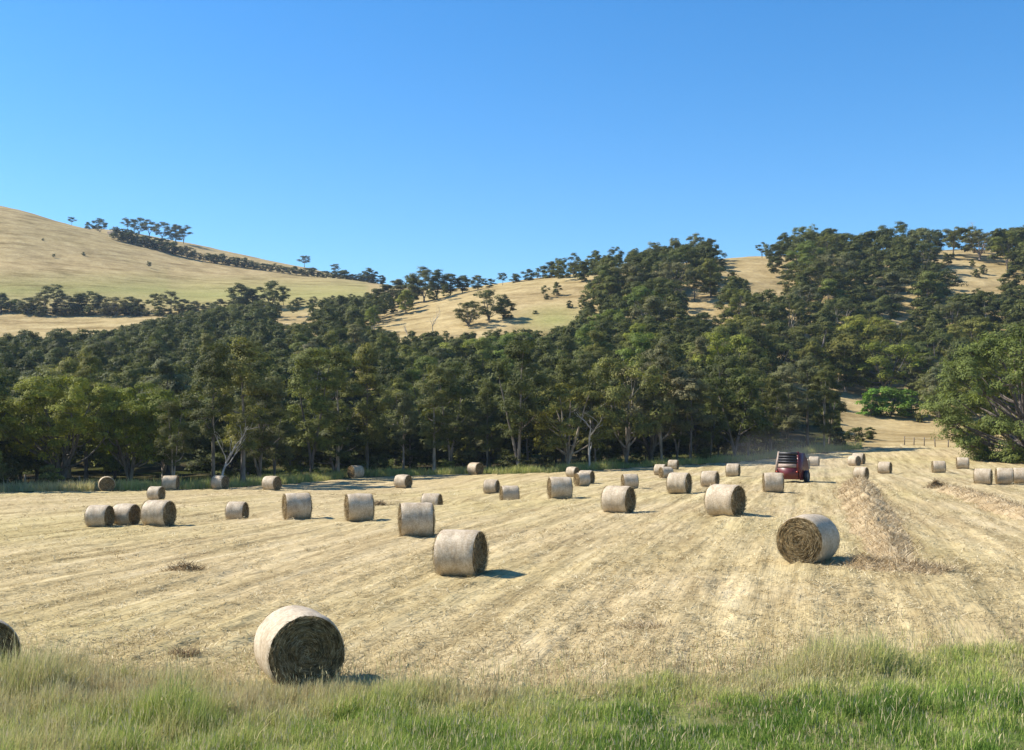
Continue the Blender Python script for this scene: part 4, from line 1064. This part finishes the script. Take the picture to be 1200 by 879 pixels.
for seed, c, Y, H, sp, r0, lab in [(61, 508, 303, 8.0, 0.7, 0.16, 'bare leafless tree on the middle grassy slope left of the dark bushes'), (62, 1045, 262, 13.0, 0.8, 0.34, 'white dead tree with broken limbs among the trees above the dry paddock'),
                                   (63, 257, 104, 8.5, 0.6, 0.13, 'pale dead gum with forked bare top at the woods edge above the half-lit bale'), (64, 478, 296, 6.0, 0.7, 0.11, 'thin bare sapling left of the bare tree on the middle slope'), (65, 1140, 428, 13, 0.6, 0.16, 'leafless tree against the sky on the right skyline'),
                                   (66, 690, 125, 9.0, 0.8, 0.16, 'pale many-limbed dead gum low in the dark wood left of the far trio')]:
    o = dead_tree(seed, H, sp, r0); x = col_xy(c, Y)
    o.location = (x, Y, float(base_h(x, Y))); tag(o, lab, 'dead tree')

# small hut on the left hilltop
Yh = 690; xh = col_xy(132, Yh); zh = float(base_h(xh, Yh))
root = empty('hill_hut', (xh, Yh, zh)); tag(root, 'tiny brown hut at the top of the diagonal hedge on the left hill', 'hut')
s = Soup(); s.box((-2.6, -1.8, -0.5), (2.6, 1.8, 2.4)); s.build('wall', MAT_POST, root)
s = Soup(); s.prism([(-2.1, 2.35), (0, 3.3), (2.1, 2.35), (2.1, 2.45), (0, 3.42), (-2.1, 2.45)], -2.9, 2.9); s.build('roof', MAT_POST, root)
s = Soup(); s.box((-0.5, -1.86, -0.3), (0.5, -1.802, 1.8)); s.build('door', MAT_BELT, root)

# ------------------------------------------------------------------ fences
def post_fence(pts, label, hgt, wires):
    root = empty('wire_fence', (pts[0][0], pts[0][1], float(base_h(*pts[0])))); tag(root, label, 'fence')
    o0 = np.array(root.location)
    tops = []
    for k, p in enumerate(pts):
        z = float(base_h(*p)); h = hgt * random.uniform(0.88, 1.12)
        s = Soup(); b = np.array([p[0], p[1], z]) - o0
        ln = np.array([random.gauss(0, .05), random.gauss(0, .05), 0])
        s.tube([b + (0, 0, -0.3), b + ln * .5 + (0, 0, h * .5), b + ln + (0, 0, h)], [0.085, 0.08, 0.075], 8, 0, True)
        s.build('post', MAT_POST, root, True); tops.append((b, h))
    for f in wires:
        s = Soup(); s.tube([b + (0, 0, hgt * f) for b, h in tops], 0.006, 4); s.build('wire', MAT_WIRE, root)
fp = [(1060, 167), (1071, 165.5), (1083, 164), (1096, 162), (1111, 160), (1127, 157), (1135, 155.5), (1142, 154), (1152, 152), (1157, 149), (1163, 146), (1169, 142), (1176, 138), (1184, 133), (1193, 128), (1203, 122), (1215, 116), (1228, 112)]
post_fence([(col_xy(c, Y), Y) for c, Y in fp], 'timber post and wire fence between the hay field and the dry paddock', 1.25, (0.35, 0.65, 0.9))
fl = [(-70, 99), (-35, 99), (2, 99), (33, 99.5), (64, 100), (96, 100.5)]
post_fence([(col_xy(c, Y), Y - 0.6) for c, Y in fl], 'old post fence sunk in tall dry grass left of the end-on bale', 1.3, (0.5, 0.85))

# ------------------------------------------------------------------ windrows and hay clumps
def heap(name, path, hw, hh, label, category, nstraw, seed, group=None, taper0=0.15, taper1=0.15, tone=0.0):
    rg = np.random.default_rng(seed)
    P = np.array(path, float)
    d = np.concatenate([[0], np.cumsum(np.linalg.norm(np.diff(P, axis=0), axis=1))])
    nL = max(12, int(d[-1] / 0.16)); nW = 26
    t = np.linspace(0, d[-1], nL); px_ = np.interp(t, d, P[:, 0]); py_ = np.interp(t, d, P[:, 1])
    px_ += 0.25 * fbm(t / 3, t * 0, seed, 3) * min(1, hw); tang = unit(np.c_[np.gradient(px_), np.gradient(py_)]); nor = np.c_[tang[:, 1], -tang[:, 0]]
    w = np.linspace(-1, 1, nW)
    env = np.clip(t / (taper0 * d[-1]), 0, 1) * np.clip((d[-1] - t) / (taper1 * d[-1]), 0, 1); env = np.sqrt(np.maximum(env, 0))
    wid = hw * (0.55 + 0.45 * env) * (1 + 0.35 * fbm(t / 2.2, t * 0 + 5, seed + 1, 3))
    X = px_[:, None] + nor[:, :1] * w * wid[:, None]; Yy = py_[:, None] + nor[:, 1:] * w * wid[:, None]
    hgt = hh * env[:, None] * np.clip(1 - np.abs(w), 0, 1) ** 0.85 * (1 + 0.7 * fbm(t / 1.4, t * 0 + 9, seed + 2, 3))[:, None] + 0.30 * hh * fbm(X / 0.35, Yy / 0.35, seed + 3, 3) * env[:, None] * (1 - w ** 4)
    Z = base_h(X, Yy) + micro(X, Yy) + hgt - 0.06
    s = Soup(); g = np.arange(nL * nW).reshape(nL, nW)
    s.add(np.c_[X.ravel(), Yy.ravel(), Z.ravel()], np.stack([g[:-1, :-1], g[:-1, 1:], g[1:, 1:], g[1:, :-1]], -1).reshape(-1, 4), (), np.clip(0.5 + tone + 0.5 * fbm(X / 0.5, Yy / 0.5, seed + 6, 3), 0, 1).ravel())
    i = rg.integers(0, nL - 1, nstraw); wj = rg.normal(0, 0.62, nstraw); j = np.clip(((wj + 1) / 2 * (nW - 1)), 0, nW - 1).astype(int)
    over = np.where(np.abs(wj) > 1, wj - np.sign(wj), 0) * wid[i]
    B = np.c_[X[i, j] + nor[i, 0] * over, Yy[i, j] + nor[i, 1] * over, Z[i, j]] + rg.normal(0, 0.05, (nstraw, 3)) * np.array([1, 1, .3])
    Yd = B[:, 1]
    L = rg.uniform(0.12, 0.34, nstraw) * (1 + Yd / 120); Wd = 0.008 + 0.0003 * Yd
    s.add(*blades(B, L, Wd, rg.uniform(0.7, 1.5, nstraw), rg.uniform(0, 6.28, nstraw), None, np.clip(rg.uniform(0.1, 1, nstraw) + tone, 0, 1), 0.25))
    # origin at the foot of the heap
    V, Q, T, A = s.arrays(); c0 = np.array([P[:, 0].mean(), P[:, 1].mean(), 0]); c0[2] = float(base_h(c0[0], c0[1]))
    o = build(name, V - c0, [Q, T], MAT_HAYHEAP, None, {'tint': A}, True); o.location = c0
    return tag(o, label, category, group)
w1 = [hit(c, p) for c, p in [(1002, 566), (1008, 578), (1016, 595), (1025, 615), (1036, 636), (1052, 658)]]
heap('hay_windrow', w1, 1.1, 0.58, 'long tall windrow of loose hay running up the field beside the spiral-end bale', 'windrow', 11000, 71, None, 0.15, 0.4)
w1b = [hit(c, p) for c, p in [(995, 660), (1030, 664), (1070, 668), (1112, 674)]]
heap('hay_windrow', w1b, 0.75, 0.22, 'flat ragged foot of hay spread across the near end of the tall windrow', 'windrow', 2600, 72)
w2 = [hit(c, p) for c, p in [(1104, 572), (1130, 580), (1162, 590), (1205, 606), (1260, 626)]]
heap('hay_windrow', w2, 1.0, 0.34, 'low reddish windrow at the right edge below the row of three bales', 'windrow', 3500, 73)
for c, p, wpx, hpx, tone, lab in [(218, 669, 42, 9, -0.45, 'dark flattened clump of old hay in the left open field'), (1099, 572, 24, 11, -0.4, 'dark clump of hay at the head of the reddish windrow'), (755, 738, 50, 4, 0.0, 'thin brown wisp of hay in the near stubble, right of centre'), (445, 592, 12, 5, -0.2, 'tiny hay clump just right of a side-on bale'),
                            (215, 770, 16, 5, -0.3, 'small brown hay scrap left of the nearest bale')]:
    p0 = hit(c - wpx / 2, p); p1 = hit(c + wpx / 2, p)
    sc = p0[1] / F
    heap('hay_clump', [p0, (p0 + p1) / 2 + (0, .15), p1], max(0.25, wpx * sc * 0.35), hpx * sc * 0.8, lab, 'hay clump', 500, int(c), None, 0.4, 0.4, tone)

# ------------------------------------------------------------------ straw lying on the field (uncountable)
s = Soup()
n = 290000
iv = RNG.uniform(1 / 140.0, 1 / 16.3, n); Y = 1 / iv; c = RNG.uniform(-450, 1650, n); x = Y * (c - CX) / F
ok = (Y > verge_y(c) - 0.4) & (Y < edge_y(c)); x, Y, c = x[ok], Y[ok], c[ok]
dens = vnoise(across(x, Y) / 0.9, along(x, Y) / 5.0, 91) + 0.8 * vnoise(x / 0.6, Y / 0.9, 92) + RNG.uniform(-.5, .5, len(x))
ok = dens > 0.0; x, Y, c = x[ok], Y[ok], c[ok]; n = len(x)
B = np.c_[x, Y, base_h(x, Y) + micro(x, Y)]
up = RNG.uniform(0, 1, n) < np.clip(0.9 - Y / 26, 0.0, 0.3)
lean = np.where(up, RNG.uniform(0.1, 0.7, n), RNG.uniform(1.3, 1.54, n))
L = np.where(up, RNG.uniform(0.05, 0.12, n), RNG.uniform(0.08, 0.24, n)) * (0.8 + Y / 60)
az = RNG.normal(0.25, 0.9, n) + math.pi * RNG.integers(0, 2, n)
s.add(*blades(B + np.c_[np.zeros((n, 2)), RNG.uniform(0, 0.03, n)], L, 0.009 + 0.00042 * Y, lean, az, None, np.clip(RNG.normal(0.6, 0.18, n) + 0.35 * vnoise(x / 0.7, Y / 1.2, 93), 0, 1), 0.2))
nc_ = 9000
iv = RNG.uniform(1 / 95.0, 1 / 17.2, nc_); Yc = 1 / iv; cc_ = RNG.uniform(-450, 1650, nc_); xc = Yc * (cc_ - CX) / F
okc = (Yc > verge_y(cc_) + 0.2) & (Yc < edge_y(cc_) - 1) & (vnoise(across(xc, Yc) / 1.45, along(xc, Yc) / 9.0, 95) + RNG.uniform(-.4, .4, nc_) > 0); xc, Yc = xc[okc], Yc[okc]
k_ = 13; rad_ = RNG.uniform(0.05, 0.22, len(xc)) * (0.7 + Yc / 45)
tone_ = np.repeat(np.clip(RNG.normal(0.62, 0.22, len(xc)), 0.05, 0.95), k_)
xs = np.repeat(xc, k_); ys = np.repeat(Yc, k_); rs = np.repeat(rad_, k_); m2 = len(xs)
du, dv = RNG.normal(0, 0.55, m2) * rs, RNG.normal(0, 1.1, m2) * rs
xs = xs + du * ROW[1] + dv * ROW[0]; ys = np.maximum(ys - du * ROW[0] + dv * ROW[1], 15)
zs = base_h(xs, ys) + micro(xs, ys) + np.abs(RNG.normal(0, 0.03, m2)) * (0.6 + ys / 60)
s.add(*blades(np.c_[xs, ys, zs], RNG.uniform(0.08, 0.22, m2) * (0.7 + ys / 60), 0.008 + 0.0004 * ys, RNG.uniform(1.0, 1.5, m2), RNG.uniform(0, 6.28, m2), None, np.clip(tone_ + RNG.normal(0, .12, m2), 0, 1), 0.2))
tag(s.build('straw_litter', MAT_STRAW), 'loose straw and stubble lying over the cut field', 'straw', None, 'stuff')

# ------------------------------------------------------------------ verge grass
def green_at(c, Y):
    py = HY + F * 4.1 / Y
    g = np.interp(c, [-300, 0, 120, 250, 430, 560, 700, 850, 1200, 1500], [0.36, 0.36, 0.38, 0.46, 0.54, 0.58, 0.64, 0.70, 0.74, 0.74])
    g = g + np.clip((py - 835) / 60, -0.25, 0.25) * np.interp(c, [0, 300, 700], [0.3, 0.7, 1.0])
    return g + 0.42 * fbm(c / 70.0, Y * 1.1, 61, 3)
n = 285000
c = RNG.uniform(-560, 1760, n); yv = verge_y(c)
Y = 12.6 + (yv + 0.5 - 12.6) * RNG.uniform(0, 1, n) ** 0.9
x = Y * (c - CX) / F
cl = fbm(x / 0.55, Y / 0.55, 55, 3)
okk = RNG.uniform(-.5, .5, n) < cl * 1.2 + 0.34; x, Y, c, cl = x[okk], Y[okk], c[okk], cl[okk]; n = len(x)
tus = 1.7 * np.exp(-((c - 995) / 62) ** 2 - ((Y - 17.5) / 0.6) ** 2) + 0.9 * np.exp(-((c - 215) / 45) ** 2 - ((Y - 15.5) / 0.6) ** 2) + 0.6 * np.exp(-((c - 40) / 70) ** 2 - ((Y - 17.2) / 0.8) ** 2)
hb = np.interp(c, [-300, 60, 200, 330, 450, 650, 850, 1000, 1200, 1500], [0.38, 0.38, 0.33, 0.26, 0.21, 0.17, 0.15, 0.15, 0.15, 0.18])
L = hb * RNG.uniform(0.45, 1.25, n) * np.clip(1 + 0.85 * cl + 0.8 * fbm(x / 1.6, Y / 1.3, 58, 2), 0.3, 2.2) * (1 + 0.95 * tus)
g = green_at(c, Y) - 0.10 * tus * (c > 600) + 0.25 * tus * (c < 600)
t = np.clip(g + RNG.normal(0, 0.13, n), 0.02, 1)
tall = RNG.uniform(0, 1, n) < 0.035; L = L + np.clip(0.42 * tus, 0, 0.55) * RNG.uniform(0.3, 1.0, n); L = np.where(tall, L * 1.45, L); t = np.where(tall, RNG.uniform(0.1, 0.35, n), t)
s = Soup()
s.add(*blades(np.c_[x, Y, base_h(x, Y) - 0.02 + micro(x, Y)], L, RNG.uniform(0.006, 0.013, n), np.abs(RNG.normal(0.12, 0.28, n)), RNG.normal(0.3, 1.4, n), None, t, 0.9))
# seed heads on the tall stems
k = np.where(tall)[0]; m_ = len(k)
B = np.c_[x[k], Y[k], base_h(x[k], Y[k]) + L[k] * 0.82]
s.add(*blades(B, RNG.uniform(0.05, 0.10, m_), RNG.uniform(0.008, 0.015, m_), np.abs(RNG.normal(0.2, 0.2, m_)), RNG.uniform(0, 6.28, m_), None, RNG.uniform(0.05, 0.3, m_), 0.5))
tag(s.build('verge_grass', MAT_GRASS), 'long seeding grass on the roadside verge, dry at left and green at right', 'grass', None, 'stuff')
# thin stray stems where the verge thins out into the stubble
n = 8200
c = RNG.uniform(-500, 1700, n); Y = verge_y(c) + np.abs(RNG.normal(0, 1.3, n)); c[:400] = RNG.uniform(300, 420, 400); Y[:400] = RNG.uniform(16.6, 17.55, 400); x = Y * (c - CX) / F
s = Soup(); s.add(*blades(np.c_[x, Y, base_h(x, Y)], RNG.uniform(0.10, 0.36, n), RNG.uniform(0.006, 0.011, n), np.abs(RNG.normal(0.1, 0.25, n)), RNG.uniform(0, 6.28, n), None, np.clip(RNG.normal(0.28, 0.14, n), 0, 1), 0.7))
tag(s.build('stray_grass', MAT_GRASS), 'thin dry grass stems at the edge of the stubble', 'grass', None, 'stuff')

# ------------------------------------------------------------------ rough grass along the wood's edge
n = 60000
c = RNG.uniform(-260, 1010, n); Y = edge_y(c) + 0.3 + RNG.exponential(3.2, n); x = Y * (c - CX) / F
cl = fbm(x / 2.0, Y / 2.0, 66, 3)
okk = RNG.uniform(-.5, .5, n) < cl + 0.3
for bx_, by_, bD_, ba_, bl_, bc_ in BALE_POS:
    if by_ > 85: okk &= ~((np.abs(c - bc_) < 15) & (Y < by_ + 1.2))
x, Y, c, cl = x[okk], Y[okk], c[okk], cl[okk]; n = len(x)
L = RNG.uniform(0.35, 1.0, n) * (1 + 0.6 * cl); dry = np.interp(c, [0, 110, 150, 1000], [0.30, 0.32, 0.52, 0.55])
s = Soup(); s.add(*blades(np.c_[x, Y, base_h(x, Y) - 0.05], L, RNG.uniform(0.03, 0.06, n), np.abs(RNG.normal(0.1, 0.25, n)), RNG.uniform(0, 6.28, n), None, np.clip(dry + RNG.normal(0, 0.12, n), 0, 1), 0.8))
tag(s.build('edge_grass', MAT_GRASS), 'rough long grass along the foot of the wood', 'grass', None, 'stuff')

# ------------------------------------------------------------------ thin summer haze over the valley
m, n_, l_ = mat_new('haze_air')
pv = n_.new('ShaderNodeVolumePrincipled')
pv.inputs['Color'].default_value = (0.62, 0.80, 1.0, 1)
pv.inputs['Density'].default_value = 0.00010
pv.inputs['Anisotropy'].default_value = 0.2
o_ = n_.new('ShaderNodeOutputMaterial'); l_.new(pv.outputs[0], o_.inputs['Volume'])
sb = Soup(); sb.box((-1750, -405, -25), (2250, 1100, 230))
tag(sb.build('haze', m), 'thin blue summer haze over the far hills', 'haze', None, 'stuff')
m, n_, l_ = mat_new('field_dust')
pv = n_.new('ShaderNodeVolumePrincipled')
pv.inputs['Color'].default_value = (0.92, 0.86, 0.76, 1)
nz = N(n_, 'ShaderNodeTexNoise', Scale=0.22, Detail=3.0)
g_ = n_.new('ShaderNodeNewGeometry'); l_.new(g_.outputs['Position'], nz.inputs['Vector'])
tc_ = n_.new('ShaderNodeTexCoord'); ln_ = n_.new('ShaderNodeVectorMath'); ln_.operation = 'LENGTH'; l_.new(tc_.outputs['Object'], ln_.inputs[0])
fade = math_n(n_, l_, 'POWER', math_n(n_, l_, 'SUBTRACT', 1.0, ln_.outputs['Value'], True), 1.5)
l_.new(math_n(n_, l_, 'MULTIPLY', math_n(n_, l_, 'MULTIPLY', math_n(n_, l_, 'SUBTRACT', nz.outputs['Fac'], 0.36, True), fade), 0.13), pv.inputs['Density'])
o_ = n_.new('ShaderNodeOutputMaterial'); l_.new(pv.outputs[0], o_.inputs['Volume'])
p_ = bp + ROW * 22
sd_ = bmesh_ball((0.0, 0.0), 0.0, (1.0, 1.0, 1.0))
o = build('dust', sd_[0], [sd_[1], sd_[2]], m); o.location = (p_[0], p_[1], float(base_h(*p_)) + 1.2); o.scale = (7.0, 15.0, 3.4); tag(o, 'pale dust drifting ahead of the red baler', 'dust', None, 'stuff')
